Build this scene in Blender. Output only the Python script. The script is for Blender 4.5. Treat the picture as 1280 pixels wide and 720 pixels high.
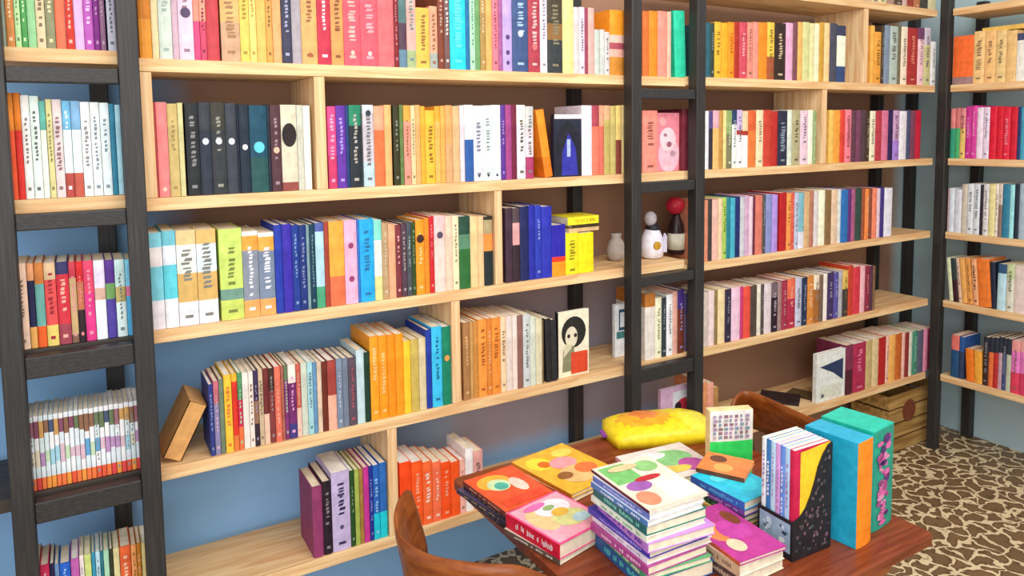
import bpy, bmesh, math, random
from mathutils import Vector, Matrix
random.seed(7)
for o in list(bpy.data.objects): bpy.data.objects.remove(o)
scene = bpy.context.scene
COL = scene.collection
# ---------------------------------------------------------------- camera
EYE, D = 1.626, 2.05                 # eye height, distance to the long bookcase
F, YAW, PITCH, ROLL = 913.8, math.radians(30.57), math.radians(4.645), math.radians(-0.762)
CX, CY = 640.0, 240.0
fw = Vector((math.sin(YAW)*math.cos(PITCH), math.cos(YAW)*math.cos(PITCH), -math.sin(PITCH)))
rt0 = Vector((math.cos(YAW), -math.sin(YAW), 0)); up0 = rt0.cross(fw)
rt = rt0*math.cos(ROLL) + up0*math.sin(ROLL); up = up0*math.cos(ROLL) - rt0*math.sin(ROLL)
cam_d = bpy.data.cameras.new('camera'); cam = bpy.data.objects.new('camera', cam_d); COL.objects.link(cam)
M = Matrix((rt, up, -fw)).transposed().to_4x4(); M.translation = Vector((0, 0, EYE)); cam.matrix_world = M
cam_d.sensor_width = 36; cam_d.lens = F/1280*36; cam_d.shift_y = -(360-CY)/1280; cam_d.clip_start = .02
scene.camera = cam
# ---------------------------------------------------------------- light
scene.view_settings.view_transform = 'Standard'; scene.view_settings.look = 'None'
scene.view_settings.gamma = 1; scene.view_settings.use_curve_mapping = False
scene.view_settings.exposure = 0.25
wd = bpy.data.worlds.new('world'); scene.world = wd; wd.use_nodes = True
wd.node_tree.nodes['Background'].inputs[0].default_value = (1.0, .97, .94, 1)
wd.node_tree.nodes['Background'].inputs[1].default_value = .72
def area(name, loc, target, size, power, col):
    l = bpy.data.lights.new(name, 'AREA'); l.shape = 'RECTANGLE'; l.size, l.size_y = size; l.energy = power; l.color = col
    o = bpy.data.objects.new(name, l); COL.objects.link(o); o.location = loc
    o.rotation_euler = (Vector(target)-Vector(loc)).to_track_quat('-Z', 'Y').to_euler()
area('ceiling_light', (1.3, .1, 3.0), (1.5, 1.9, .8), (2.6, 1.4), 52, (1, .95, .88))
area('daylight', (-.9, -1.2, 1.9), (1.6, 2.1, .9), (2.0, 1.8), 42, (.95, .97, 1))

# ---------------------------------------------------------------- pixel helpers (photo measurements to metres)
def ray(px, py): return fw*F + rt*(px-CX) - up*(py-CY)
def on_y(px, py, Y): r = ray(px, py); return Vector((0, 0, EYE)) + r*(Y/r.y)
def on_x(px, py, X): r = ray(px, py); return Vector((0, 0, EYE)) + r*(X/r.x)
def on_z(px, py, Z): r = ray(px, py); return Vector((0, 0, EYE)) + r*((Z-EYE)/r.z)
def proj(p):
    v = Vector(p)-Vector((0, 0, EYE)); d = v.dot(fw); return CX+F*v.dot(rt)/d, CY-F*v.dot(up)/d

# ---------------------------------------------------------------- materials
def lin(c): c /= 255; return c/12.92 if c <= .04045 else ((c+.055)/1.055)**2.4
def rgb(h): return tuple(int(h[i:i+2], 16) for i in (0, 2, 4))
MATS = {}
def mat(h, rough=.55, key='book', grain=.10):
    k = (h, key, rough)
    if k in MATS: return MATS[k]
    m = bpy.data.materials.new(f'{key}_{h}'); m.use_nodes = True; nt = m.node_tree; b = nt.nodes['Principled BSDF']
    c = [lin(v) for v in rgb(h)]; b.inputs['Roughness'].default_value = rough
    b.inputs['Specular IOR Level'].default_value = .3
    if grain:
        n = nt.nodes.new('ShaderNodeTexNoise'); n.inputs['Scale'].default_value = 45; n.inputs['Detail'].default_value = 3
        t = nt.nodes.new('ShaderNodeTexCoord'); nt.links.new(t.outputs['Object'], n.inputs['Vector'])
        r = nt.nodes.new('ShaderNodeValToRGB'); e = r.color_ramp.elements
        e[0].position = .3; e[1].position = .7
        e[0].color = (*[v*(1-grain*1.6) for v in c], 1); e[1].color = (*[min(1, v*(1+grain)+.008) for v in c], 1)
        nt.links.new(n.outputs['Fac'], r.inputs['Fac']); nt.links.new(r.outputs['Color'], b.inputs['Base Color'])
    else: b.inputs['Base Color'].default_value = (*c, 1)
    MATS[k] = m; return m
def wood(name, c1, c2, rough=.5, scale=(2.2, 30, 30)):
    m = bpy.data.materials.new(name); m.use_nodes = True; nt = m.node_tree; b = nt.nodes['Principled BSDF']
    t = nt.nodes.new('ShaderNodeTexCoord'); mp = nt.nodes.new('ShaderNodeMapping'); mp.inputs['Scale'].default_value = scale
    n = nt.nodes.new('ShaderNodeTexNoise'); n.inputs['Scale'].default_value = 1.6; n.inputs['Detail'].default_value = 5; n.inputs['Distortion'].default_value = .8
    r = nt.nodes.new('ShaderNodeValToRGB'); e = r.color_ramp.elements; e[0].position = .36; e[1].position = .62
    e[0].color = (*[lin(v) for v in rgb(c1)], 1); e[1].color = (*[lin(v) for v in rgb(c2)], 1)
    nt.links.new(t.outputs['Object'], mp.inputs[0]); nt.links.new(mp.outputs[0], n.inputs['Vector'])
    nt.links.new(n.outputs['Fac'], r.inputs['Fac']); nt.links.new(r.outputs['Color'], b.inputs['Base Color'])
    b.inputs['Roughness'].default_value = rough; b.inputs['Specular IOR Level'].default_value = .35
    return m
PINE = wood('pine', 'd9a873', 'f0cf9d', .55)
PINE_V = wood('pine_upright', 'dcae7c', 'f2d3a6', .55, (30, 30, 2.2))
DARKWOOD = wood('dark_grey_brown_wood', '35302c', '4a4038', .5)  # dark grey-brown tone of the lower near-ladder boards
TABLEWOOD = wood('table_veneer', '6e2f17', '8c4527', .28, (3, 40, 40))
CHAIRWOOD = wood('chair_veneer', '7a3a12', '9a5423', .3, (8, 8, 30))
CRATEWOOD = wood('crate_wood', '8f6a35', 'c09a5c', .7)
def black_metal():
    m = bpy.data.materials.new('black_metal'); m.use_nodes = True; nt = m.node_tree; b = nt.nodes['Principled BSDF']
    n = nt.nodes.new('ShaderNodeTexNoise'); n.inputs['Scale'].default_value = 14; n.inputs['Detail'].default_value = 6
    r = nt.nodes.new('ShaderNodeValToRGB'); e = r.color_ramp.elements; e[0].position = .45; e[1].position = .75
    e[0].color = (.018, .017, .018, 1); e[1].color = (.05, .042, .038, 1)
    nt.links.new(n.outputs['Fac'], r.inputs['Fac']); nt.links.new(r.outputs['Color'], b.inputs['Base Color'])
    b.inputs['Roughness'].default_value = .5; b.inputs['Metallic'].default_value = 0; return m
METAL = black_metal(); BOLT = mat('7a756c', .4, 'bolt', 0)
PAGES = mat('efe2c8', .8, 'paper'); PAGES_W = mat('f4efe6', .8, 'paper')

# ---------------------------------------------------------------- mesh helpers
def setp(o, label=None, cat=None, group=None, kind=None):
    for k, v in (('label', label), ('category', cat), ('group', group), ('kind', kind)):
        if v: o[k] = v
    return o
class MB:
    def __init__(s): s.v = []; s.f = []; s.mi = []; s.mats = []
    def m(s, mt):
        if mt not in s.mats: s.mats.append(mt)
        return s.mats.index(mt)
    def face(s, pts, mt):
        b = len(s.v); s.v += [tuple(p) for p in pts]; s.f.append(tuple(range(b, b+len(pts)))); s.mi.append(s.m(mt))
    def box(s, lo, hi, mt, tf=None):
        x0, y0, z0 = lo; x1, y1, z1 = hi
        c = [Vector(p) for p in ((x0, y0, z0), (x1, y0, z0), (x1, y1, z0), (x0, y1, z0), (x0, y0, z1), (x1, y0, z1), (x1, y1, z1), (x0, y1, z1))]
        if tf: c = [tf @ p for p in c]
        b = len(s.v); s.v += [tuple(p) for p in c]; k = s.m(mt)
        for q in ((0, 3, 2, 1), (4, 5, 6, 7), (0, 1, 5, 4), (1, 2, 6, 5), (2, 3, 7, 6), (3, 0, 4, 7)):
            s.f.append(tuple(b+i for i in q)); s.mi.append(k)
    def prism(s, poly, z0, z1, mt, tf=None, top=None):
        n = len(poly); b = len(s.v)
        c = [Vector((x, y, z0)) for x, y in poly]+[Vector((x, y, z1)) for x, y in poly]
        if tf: c = [tf @ p for p in c]
        s.v += [tuple(p) for p in c]; k = s.m(mt); kt = s.m(top) if top else k
        s.f.append(tuple(b+i for i in reversed(range(n)))); s.mi.append(k)
        s.f.append(tuple(b+n+i for i in range(n))); s.mi.append(kt)
        for i in range(n): j = (i+1) % n; s.f.append((b+i, b+j, b+n+j, b+n+i)); s.mi.append(k)
    def lathe(s, prof, mt, n=20, c=(0, 0), tf=None):
        rings = []
        for r, z in prof:
            b = len(s.v)
            for i in range(n):
                a = 2*math.pi*i/n; p = Vector((c[0]+r*math.cos(a), c[1]+r*math.sin(a), z)); s.v.append(tuple(tf @ p if tf else p))
            rings.append(b)
        k = s.m(mt)
        for a, b in zip(rings, rings[1:]):
            for i in range(n): j = (i+1) % n; s.f.append((a+i, a+j, b+j, b+i)); s.mi.append(k)
        s.f.append(tuple(rings[0]+i for i in reversed(range(n)))); s.mi.append(k)
        s.f.append(tuple(rings[-1]+i for i in range(n))); s.mi.append(k)
    def mesh(s, name):
        me = bpy.data.meshes.new(name); me.from_pydata(s.v, [], s.f)
        for mt in s.mats: me.materials.append(mt)
        me.polygons.foreach_set('material_index', s.mi); me.update(); return me
    def build(s, name, parent=None, mw=None, bevel=0, smooth=False):
        o = bpy.data.objects.new(name, s.mesh(name)); COL.objects.link(o)
        if smooth:
            for p in o.data.polygons: p.use_smooth = True
        if parent: o.parent = parent
        if mw is not None: o.matrix_world = mw
        if bevel:
            bm = bmesh.new(); bm.from_mesh(o.data); bmesh.ops.remove_doubles(bm, verts=bm.verts, dist=1e-6)
            bm.to_mesh(o.data); bm.free()
            b = o.modifiers.new('bevel', 'BEVEL'); b.width = bevel; b.segments = 2; b.limit_method = 'ANGLE'
        return o
def empty(name, loc, rz=0):
    o = bpy.data.objects.new(name, None); COL.objects.link(o); o.location = loc; o.rotation_euler[2] = rz; o.empty_display_size = .05; return o

# ---------------------------------------------------------------- setting
WALL_Y = D*1.157; FRONT_X = 1.784*D; WALL_X = FRONT_X + (WALL_Y-D)
def wall_mat():
    m = bpy.data.materials.new('plaster_with_shade_tint'); m.use_nodes = True; nt = m.node_tree; b = nt.nodes['Principled BSDF']
    N = nt.nodes.new; L = nt.links.new
    geo = N('ShaderNodeNewGeometry'); sep = N('ShaderNodeSeparateXYZ'); L(geo.outputs['Position'], sep.inputs[0])
    n = N('ShaderNodeTexNoise'); n.inputs['Scale'].default_value = 3.5; n.inputs['Detail'].default_value = 4; L(geo.outputs['Position'], n.inputs['Vector'])
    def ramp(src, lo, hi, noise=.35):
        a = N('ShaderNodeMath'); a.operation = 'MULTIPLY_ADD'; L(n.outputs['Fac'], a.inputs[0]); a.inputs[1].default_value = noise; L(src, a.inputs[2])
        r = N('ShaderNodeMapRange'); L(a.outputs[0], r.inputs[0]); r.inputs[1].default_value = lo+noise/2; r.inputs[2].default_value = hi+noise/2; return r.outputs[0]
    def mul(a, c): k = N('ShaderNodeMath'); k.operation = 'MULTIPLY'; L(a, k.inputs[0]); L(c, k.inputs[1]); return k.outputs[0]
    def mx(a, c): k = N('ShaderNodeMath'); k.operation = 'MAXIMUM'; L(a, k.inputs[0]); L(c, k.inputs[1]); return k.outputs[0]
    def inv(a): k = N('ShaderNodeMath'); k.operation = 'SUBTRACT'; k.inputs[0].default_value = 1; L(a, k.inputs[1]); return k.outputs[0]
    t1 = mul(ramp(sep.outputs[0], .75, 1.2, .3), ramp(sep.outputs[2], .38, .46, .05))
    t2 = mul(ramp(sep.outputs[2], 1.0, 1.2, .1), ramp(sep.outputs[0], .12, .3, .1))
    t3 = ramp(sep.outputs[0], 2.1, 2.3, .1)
    tt = mx(mx(t1, t2), t3)  # taupe and brown zones put shelf shade and warm bounce into the blue
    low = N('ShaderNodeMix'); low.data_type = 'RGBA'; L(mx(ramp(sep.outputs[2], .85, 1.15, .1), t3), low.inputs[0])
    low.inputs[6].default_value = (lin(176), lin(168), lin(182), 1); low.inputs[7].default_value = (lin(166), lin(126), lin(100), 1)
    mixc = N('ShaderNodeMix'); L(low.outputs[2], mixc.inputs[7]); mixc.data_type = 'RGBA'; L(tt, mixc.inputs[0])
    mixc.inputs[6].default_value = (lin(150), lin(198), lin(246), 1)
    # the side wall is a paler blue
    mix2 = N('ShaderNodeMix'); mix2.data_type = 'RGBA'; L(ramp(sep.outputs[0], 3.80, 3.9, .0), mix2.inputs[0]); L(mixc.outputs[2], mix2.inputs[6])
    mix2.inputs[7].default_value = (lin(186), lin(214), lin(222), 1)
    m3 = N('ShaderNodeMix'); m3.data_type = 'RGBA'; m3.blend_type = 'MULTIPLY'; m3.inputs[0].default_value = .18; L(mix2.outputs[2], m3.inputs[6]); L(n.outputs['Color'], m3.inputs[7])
    L(m3.outputs[2], b.inputs['Base Color']); b.inputs['Roughness'].default_value = .85; return m
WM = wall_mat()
def structure(name, lo, hi, mt):
    mb = MB(); mb.box(lo, hi, mt); return setp(mb.build(name), kind='structure')
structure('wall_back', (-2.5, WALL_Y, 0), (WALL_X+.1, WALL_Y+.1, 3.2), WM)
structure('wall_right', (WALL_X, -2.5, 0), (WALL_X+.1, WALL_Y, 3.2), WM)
def floor_mat():
    m = bpy.data.materials.new('animal_patch_tiles'); m.use_nodes = True; nt = m.node_tree; b = nt.nodes['Principled BSDF']; N = nt.nodes.new; L = nt.links.new
    geo = N('ShaderNodeNewGeometry')
    n0 = N('ShaderNodeTexNoise'); n0.inputs['Scale'].default_value = 9; n0.inputs['Detail'].default_value = 3; L(geo.outputs['Position'], n0.inputs['Vector'])
    s = N('ShaderNodeVectorMath'); s.operation = 'MULTIPLY_ADD'; L(n0.outputs['Color'], s.inputs[0]); s.inputs[1].default_value = (.17, .17, 0); L(geo.outputs['Position'], s.inputs[2])
    mp = N('ShaderNodeMapping'); mp.inputs['Scale'].default_value = (12.5, 15, 1); mp.inputs['Rotation'].default_value = (0, 0, .5); L(s.outputs[0], mp.inputs[0])
    v = N('ShaderNodeTexVoronoi'); v.feature = 'DISTANCE_TO_EDGE'; v.voronoi_dimensions = '2D'; v.inputs['Scale'].default_value = 1; L(mp.outputs[0], v.inputs['Vector'])
    v2 = N('ShaderNodeTexVoronoi'); v2.voronoi_dimensions = '2D'; v2.inputs['Scale'].default_value = 1; L(mp.outputs[0], v2.inputs['Vector'])
    n1 = N('ShaderNodeTexNoise'); n1.inputs['Scale'].default_value = 26; n1.inputs['Detail'].default_value = 5; L(geo.outputs['Position'], n1.inputs['Vector'])
    a = N('ShaderNodeMath'); a.operation = 'MULTIPLY_ADD'; L(n1.outputs['Fac'], a.inputs[0]); a.inputs[1].default_value = .34; L(v.outputs['Distance'], a.inputs[2])
    r = N('ShaderNodeValToRGB'); e = r.color_ramp.elements; e[0].position = .235; e[0].color = (lin(246), lin(224), lin(182), 1); e[1].position = .29; e[1].color = (lin(98), lin(74), lin(46), 1)
    e2 = e.new(.42); e2.color = (lin(132), lin(104), lin(72), 1); L(a.outputs[0], r.inputs[0])
    mm = N('ShaderNodeMix'); mm.data_type = 'RGBA'; mm.blend_type = 'MULTIPLY'; mm.inputs[0].default_value = .35; L(r.outputs[0], mm.inputs[6])
    sm = N('ShaderNodeMapRange'); L(v2.outputs['Color'], sm.inputs[0]); sm.inputs[3].default_value = .35; sm.inputs[4].default_value = 1.0
    L(sm.outputs[0], mm.inputs[7]); L(mm.outputs[2], b.inputs['Base Color']); b.inputs['Roughness'].default_value = .45; return m
structure('floor', (-2.5, -2.5, -.1), (WALL_X+.1, WALL_Y+.1, 0), floor_mat())

# ---------------------------------------------------------------- black ladder frames
PW = .045
PY0, PY1 = D-.052, D-.007            # front posts stand just in front of the boards
LV = {1: (.0873, .080, .0823), 2: (-.0853, -.091, -.091), 3: (-.2600, -.2575, -.2676), 4: (-.4308, -.436, -.4348), 5: (-.60, -.618, -.6184)}
TH = .033
def zb(level, col): return EYE + D*LV[level][col]          # underside of a board
def zt(level, col): return zb(level, col)+TH
def xat(px, py=400, Y=None): return on_y(px, py, Y or (PY0+PY1)/2).x
def post(parent, x, y, h=2.25, w=PW):
    mb = MB(); mb.box((x-w/2, y-w/2, 0), (x+w/2, y+w/2, h), METAL); return mb.build('post', parent, bevel=.003)
def ladder(name, xs, col, rear, label, rung_levels):
    t = empty(name, ((xs[0]+xs[-1])/2, (PY0+PY1)/2, 0)); setp(t, label, 'ladder', 'black frames carrying the shelves')
    inv = Matrix.Translation(-t.location)
    def fix(o): o.matrix_parent_inverse = inv; return o
    fronts = [fix(post(t, x, (PY0+PY1)/2)) for x in xs]
    for x in rear: fix(post(t, x, WALL_Y-.03))
    for l in rung_levels:
        z = zb(l, col)
        mb = MB(); zz0, zz1 = {1: (.050, .014), 2: (.036, -.002), 3: (.026, -.026) if col == 0 else (.036, 0.0), 4: (.026, -.026)}[l]; mb.box((xs[0]+PW/2, PY0+.006, z-zz0), (xs[-1]-PW/2, PY1-.003, z-zz1), METAL); fix(mb.build('rung', t, bevel=.003))
        for x, pst in zip(xs, fronts):
            mb = MB(); tf = Matrix.Translation((x, PY0-.001, z-.03)) @ Matrix.Rotation(math.pi/2, 4, 'X')
            mb.lathe([(.009, -.002), (.009, .003), (.006, .006)], BOLT, 10, tf=tf); fix(mb.build('bolt', pst))
    return t
XL0, XL1 = xat(13), xat(178)
XF0, XF1 = xat(791, 300), xat(870, 300)
ladder('ladder', (XL0, XL1), 0, (on_y(140, 400, WALL_Y-.03).x,), 'black ladder frame with bolted rungs nearest the camera side', (1, 2, 3, 4))
ladder('ladder', (XF0, XF1), 1, (on_y(719, 350, WALL_Y-.03).x,), 'black ladder frame standing farther along the bookcase behind the table', (1, 2, 3, 4))
XC = FRONT_X
cf = empty('corner_frame', (XC, D-.03, 0)); setp(cf, 'black upright frame where the two bookcases meet in the corner', 'frame', 'black frames carrying the shelves')
for (x, y) in ((XC+.0, D-.03), (on_y(1093, 270, WALL_Y-.03).x, WALL_Y-.03), (on_y(1138, 290, WALL_Y-.03).x-.02, WALL_Y-.03), (WALL_X-.03, on_x(1216, 350, WALL_X-.03).y), (XC-.03, .35)):
    o = post(cf, x, y); o.matrix_parent_inverse = Matrix.Translation(-cf.location)


# ---------------------------------------------------------------- boards and dividers
def board(x0, x1, z, label, group, mt=PINE, y0=D, y1=WALL_Y-.056):
    mb = MB(); L = x1-x0; mb.box((-L/2, 0, 0), (L/2, y1-y0, TH), mt)
    o = mb.build('shelf_board', bevel=.0015); o.location = ((x0+x1)/2, y0, z); return setp(o, label, 'shelf', group)
ORD = 'zeroth first second third fourth fifth sixth seventh eighth ninth tenth eleventh twelfth thirteenth fourteenth fifteenth sixteenth seventeenth eighteenth nineteenth twentieth'.split()
def ordn(n):
    if n <= 20: return ORD[n]
    t = {2: 'twenty', 3: 'thirty', 4: 'forty', 5: 'fifty', 6: 'sixty'}[n//10]
    return {'twenty': 'twentieth', 'thirty': 'thirtieth', 'forty': 'fortieth', 'fifty': 'fiftieth', 'sixty': 'sixtieth'}[t] if n % 10 == 0 else f'{t}-{ORD[n % 10]}'
LN = {0: 'highest', 1: 'top', 2: 'second', 3: 'third', 4: 'fourth', 5: 'lowest'}
XMID = (XL1+.004)
for l in range(1, 6):
    board(-.62, XMID-.003, zb(l, 0), f'pale wooden shelf board passing through the near ladder, {LN[l]} level', 'pine shelf boards', PINE if l < 3 else DARKWOOD)
    board(XMID, XF1-.03, zb(l, 1), f'long pine shelf board between the two ladders, {LN[l]} level', 'pine shelf boards')
    board(XF1-.027, FRONT_X-.03, zb(l, 2), f'pine shelf board from far ladder to the corner, {LN[l]} level', 'pine shelf boards')
Z0 = on_y(1120, 14, D).z-.003
board(XF1-.027, FRONT_X-.03, Z0, 'pine shelf board above the top books near the corner', 'pine shelf boards')
def side_board(z, label):
    mb = MB(); L = D-.056-.3; mb.box((0, -L/2, 0), (WALL_X-.056-FRONT_X, L/2, TH), wood_side)
    o = mb.build('shelf_board', bevel=.0015); o.location = (FRONT_X, .3+L/2, z); setp(o, label, 'shelf', 'pine shelf boards on the side wall')
wood_side = wood('pine_side', 'd9a873', 'f0cf9d', .55, (30, 2.2, 30))
for l in range(1, 6): side_board(zb(l, 2), f'pine shelf board fixed along the side wall, {LN[l]} level')
side_board(Z0, 'pine shelf board on the side wall above the top books')
def divider(px, py, l_low, label, w=.03, col=1, z_top=None):
    x = on_y(px, py, D).x; z0 = zt(l_low, col)+.0005; z1 = (z_top if z_top else zb(l_low-1, col))-.0005
    mb = MB(); mb.box((-w/2, 0, 0), (w/2, .26, z1-z0), PINE_V); o = mb.build('shelf_divider', bevel=.0015); o.location = (x, D+.002, z0)
    setp(o, label, 'divider', 'upright pine dividers'); return x
divider(184.5, 160, 2, 'upright pine divider against the near ladder under the top board')
divider(401, 150, 2, 'upright pine divider between cream book and pink book on second level')
divider(624, 300, 3, 'upright pine divider before the blue books on third level', w=.027)
divider(571, 440, 4, 'upright pine divider beside the green book on fourth level')
divider(492, 600, 5, 'upright pine divider beside red-orange books on lowest level')
divider(1083, 60, 1, 'upright pine divider above the top board, beyond far ladder', col=2, z_top=Z0)
divider(1031, 160, 2, 'upright pine divider below the top board, beyond far ladder', col=2)

# ---------------------------------------------------------------- books
NAMES = [('white', 'f2f2f2'), ('cream', 'f0e0b8'), ('beige', 'd8c098'), ('tan', 'c09860'), ('brown', '6a4028'), ('chocolate', '402018'), ('black', '181818'), ('charcoal', '383c40'),
  ('grey', '8c8c8c'), ('silver', 'c4c8c8'), ('red', 'd02828'), ('crimson', 'b01840'), ('maroon', '701828'), ('coral', 'e87058'), ('salmon', 'f0a088'), ('pink', 'f0b8cc'), ('rose', 'e05080'),
  ('magenta', 'c83098'), ('purple', '6a2a90'), ('violet', '8058b8'), ('lilac', 'c0a8e0'), ('lavender', 'd8d0ec'), ('navy', '1a2458'), ('blue', '2850b0'), ('ultramarine', '2828a8'), ('azure', '20a8f0'),
  ('turquoise', '40c0d0'), ('teal', '187078'), ('aqua', 'a0dce4'), ('mint', 'c0e8d0'), ('emerald', '10a070'), ('green', '408840'), ('pine-green', '184030'), ('olive', '808048'), ('lime', 'b8d850'), ('yellow', 'f0dc30'),
  ('mustard', 'd8a830'), ('gold', 'f0c060'), ('amber', 'f8a020'), ('orange', 'f07020'), ('rust', 'a04820'), ('peach', 'f4c098'), ('mauve', '906880'), ('slate', '60708c'), ('ice-blue', 'dcecf4'), ('plum', '502848')]
NL = [(n, rgb(h)) for n, h in NAMES]
def cname(h):
    r, g, b = rgb(h); return min(NL, key=lambda t: 2*(t[1][0]-r)**2+3*(t[1][1]-g)**2+2*(t[1][2]-b)**2)[0]
def book_mb(w, dep, h, bands, rnd, text=None, marks=(), gap=.0025):
    """cover (spine towards -y, coloured bands down the spine, lettering strokes) and page block; origin at the bottom front left corner"""
    c = MB(); t = min(.0018, w*.12); bu = min(.0035, w*.12)
    prof = [(0, dep), (0, .0), (w*.2, -bu*.75), (w*.5, -bu), (w*.8, -bu*.75), (w, 0), (w, dep)]
    inn = [(w-t, dep), (w-t, t), (t, t), (t, dep)]
    cuts = [0]; mats = []
    for fr, hx in bands: cuts.append(fr); mats.append(mat(hx))
    zs = [h*(1-f) for f in cuts]
    for i, mt in enumerate(mats):
        za, zb_ = zs[i+1], zs[i]
        for j in range(len(prof)-1):
            (xa, ya), (xb, yb) = prof[j], prof[j+1]
            c.face([(xa, ya, za), (xb, yb, za), (xb, yb, zb_), (xa, ya, zb_)], mt)
    m0 = mats[0]
    for j in range(3):
        (xa, ya), (xb, yb) = inn[j], inn[j+1]
        c.face([(xa, ya, 0), (xb, yb, 0), (xb, yb, h), (xa, ya, h)], m0)
    for z, rv in ((0, 1), (h, 0)):
        for q in ([prof[0], prof[1], inn[2], inn[3]], [prof[5], prof[6], inn[0], inn[1]], [prof[1], prof[2], prof[3], prof[4], prof[5], inn[1], inn[2]]):
            p = [(x, y, z) for x, y in q]; c.face(p[::-1] if rv else p, m0 if z else mats[-1])
    c.face([(prof[0][0], dep, 0), (inn[3][0], dep, 0), (inn[3][0], dep, h), (prof[0][0], dep, h)], m0)
    c.face([(inn[0][0], dep, 0), (prof[6][0], dep, 0), (prof[6][0], dep, h), (inn[0][0], dep, h)], m0)
    yy = -bu-.0004
    if text:
        tm = mat(text); z = h*rnd.uniform(.78, .9); zend = h*rnd.uniform(.25, .5); lw = w*rnd.uniform(.12, .24)
        while z > zend:
            s = rnd.uniform(.004, .009); xo = w*.5+rnd.uniform(-.06, .06)*w
            c.face([(xo-lw, yy, z-s), (xo+lw*rnd.uniform(.3, 1), yy, z-s), (xo+lw, yy, z), (xo-lw*rnd.uniform(.3, 1), yy, z)], tm)
            z -= s+rnd.uniform(.002, .005)*(1 if rnd.random() < .8 else 3)
        z = h*.08; c.face([(w*.3, yy, z), (w*.7, yy, z), (w*.7, yy, z+.008), (w*.3, yy, z+.008)], tm)
    for fr, hx, rr in marks:
        z = h*(1-fr); r = min(w*.46, rr); n = 18
        c.face([(w/2+r*math.cos(2*math.pi*i/n), yy-.0003, z+max(rr, r)*1.1*math.sin(2*math.pi*i/n)) for i in range(n)], mat(hx))
    p = MB(); p.box((t+.0002, t+.0002, gap), (w-t-.0002, dep-gap*1.2, h-gap), PAGES if rnd.random() < .7 else PAGES_W)
    return c, p
BOOKS = []
def tuple_hex(c, k): return ''.join('%02x' % (int(v+(255-v)*k)//12*12 if k > 0 else int(v*(1+k))//12*12) for v in c)
def parse(spec):
    """'xEnd:hex@frac,hex@frac,hex*text!frac,hex,r^top/lean' """
    out = []
    for tok in spec.split(';'):
        tok = tok.strip()
        if not tok: continue
        x, rest = tok.split(':'); d = dict(x=float(x), top=None, lean=0, text=None, marks=[], gap=False)
        if rest == '-': d['gap'] = True; out.append(d); continue
        if '/' in rest: rest, v = rest.rsplit('/', 1); d['lean'] = float(v)
        if '^' in rest: rest, v = rest.rsplit('^', 1); d['top'] = float(v)
        while '!' in rest: rest, v = rest.rsplit('!', 1); a, b_, c = v.split(','); d['marks'].append((float(a), b_, float(c)))
        if '*' in rest: rest, v = rest.split('*'); d['text'] = v
        b = []
        for s in rest.split(','):
            s = s.strip(); hx, fr = (s.split('@')+['1'])[:2]; b.append((float(fr), hx))
        b[-1] = (1.0, b[-1][1]); d['bands'] = b; out.append(d)
    return out
def interp(pts, x):
    if x <= pts[0][0]: return pts[0][1]
    for (a, b), (c, d) in zip(pts, pts[1:]):
        if x <= c: return b+(d-b)*(x-a)/(c-a)
    return pts[-1][1]
def row(x0, tops, z, spec, phrase, group, side=False, jit=1.0, off=.012, dscale=.70, end='the near end', kind='book', autotext=.45):
    rnd = random.Random(hash(phrase) % 99991 if False else sum(map(ord, phrase+spec[:20])))
    prev = x0; n = 0
    for d in parse(spec):
        a, b = prev, d['x']; prev = b
        if d['gap'] or b-a < 2: continue
        xm = (a+b)/2; top = d['top'] if d['top'] is not None else interp(tops, xm)+rnd.uniform(-jit, jit)
        if side:
            X = FRONT_X+off; pb = on_x(xm, 300, X); bot = proj((X, pb.y, z))[1]; ym = (top+bot)/2
            A, B = on_x(a, ym, X), on_x(b, ym, X); A.y = min(A.y, D-.058); h = on_x(xm, top, X).z-z; w = abs(A.y-B.y); org = Vector((X, A.y, z)); rz = -math.pi/2
        else:
            Y = D+off; pb = on_y(xm, 300, Y); bot = proj((pb.x, Y, z))[1]; ym = (top+bot)/2
            A, B = on_y(a, ym, Y), on_y(b, ym, Y); h = on_y(xm, top, Y).z-z; w = B.x-A.x; org = Vector((A.x, Y, z)); rz = 0
        dep = max(.10, min(.20, h*dscale))*rnd.uniform(.94, 1.0)
        n += 1
        if d['text'] is None and rnd.random() < autotext and w > .008:
            c = rgb(d['bands'][0][1]); lum = sum(c)/3; d['text'] = tuple_hex(c, .45) if lum < 150 else tuple_hex(c, -.38)
            if rnd.random() < .35: d['text'] = None
        BOOKS.append(dict(w=w-.0012, dep=dep, h=h, bands=d['bands'], text=d['text'], marks=d['marks'], org=org, rz=rz, lean=d['lean'], phrase=phrase, group=group, n=n,
            area=(b-a)*(bot-top if not (bot > 720) else 720-top) if top < 720 else 0, rnd=rnd.random(), end=end, kind=kind, pxt=top))
zM = {l: zt(l, 1)+.0008 for l in range(1, 6)}; zR = {l: zt(l, 2)+.0008 for l in range(1, 6)}; zL = {l: zt(l, 0)+.0008 for l in range(1, 6)}
NEAR = 'shelf inside the near ladder'; MID = 'shelf between the ladders'; FARL = 'shelf inside the far ladder'; BEY = 'shelf beyond the far ladder'; SIDE = 'shelf along the side wall'
def g(l, s): return f'{LN[l]} {s}'
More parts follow.
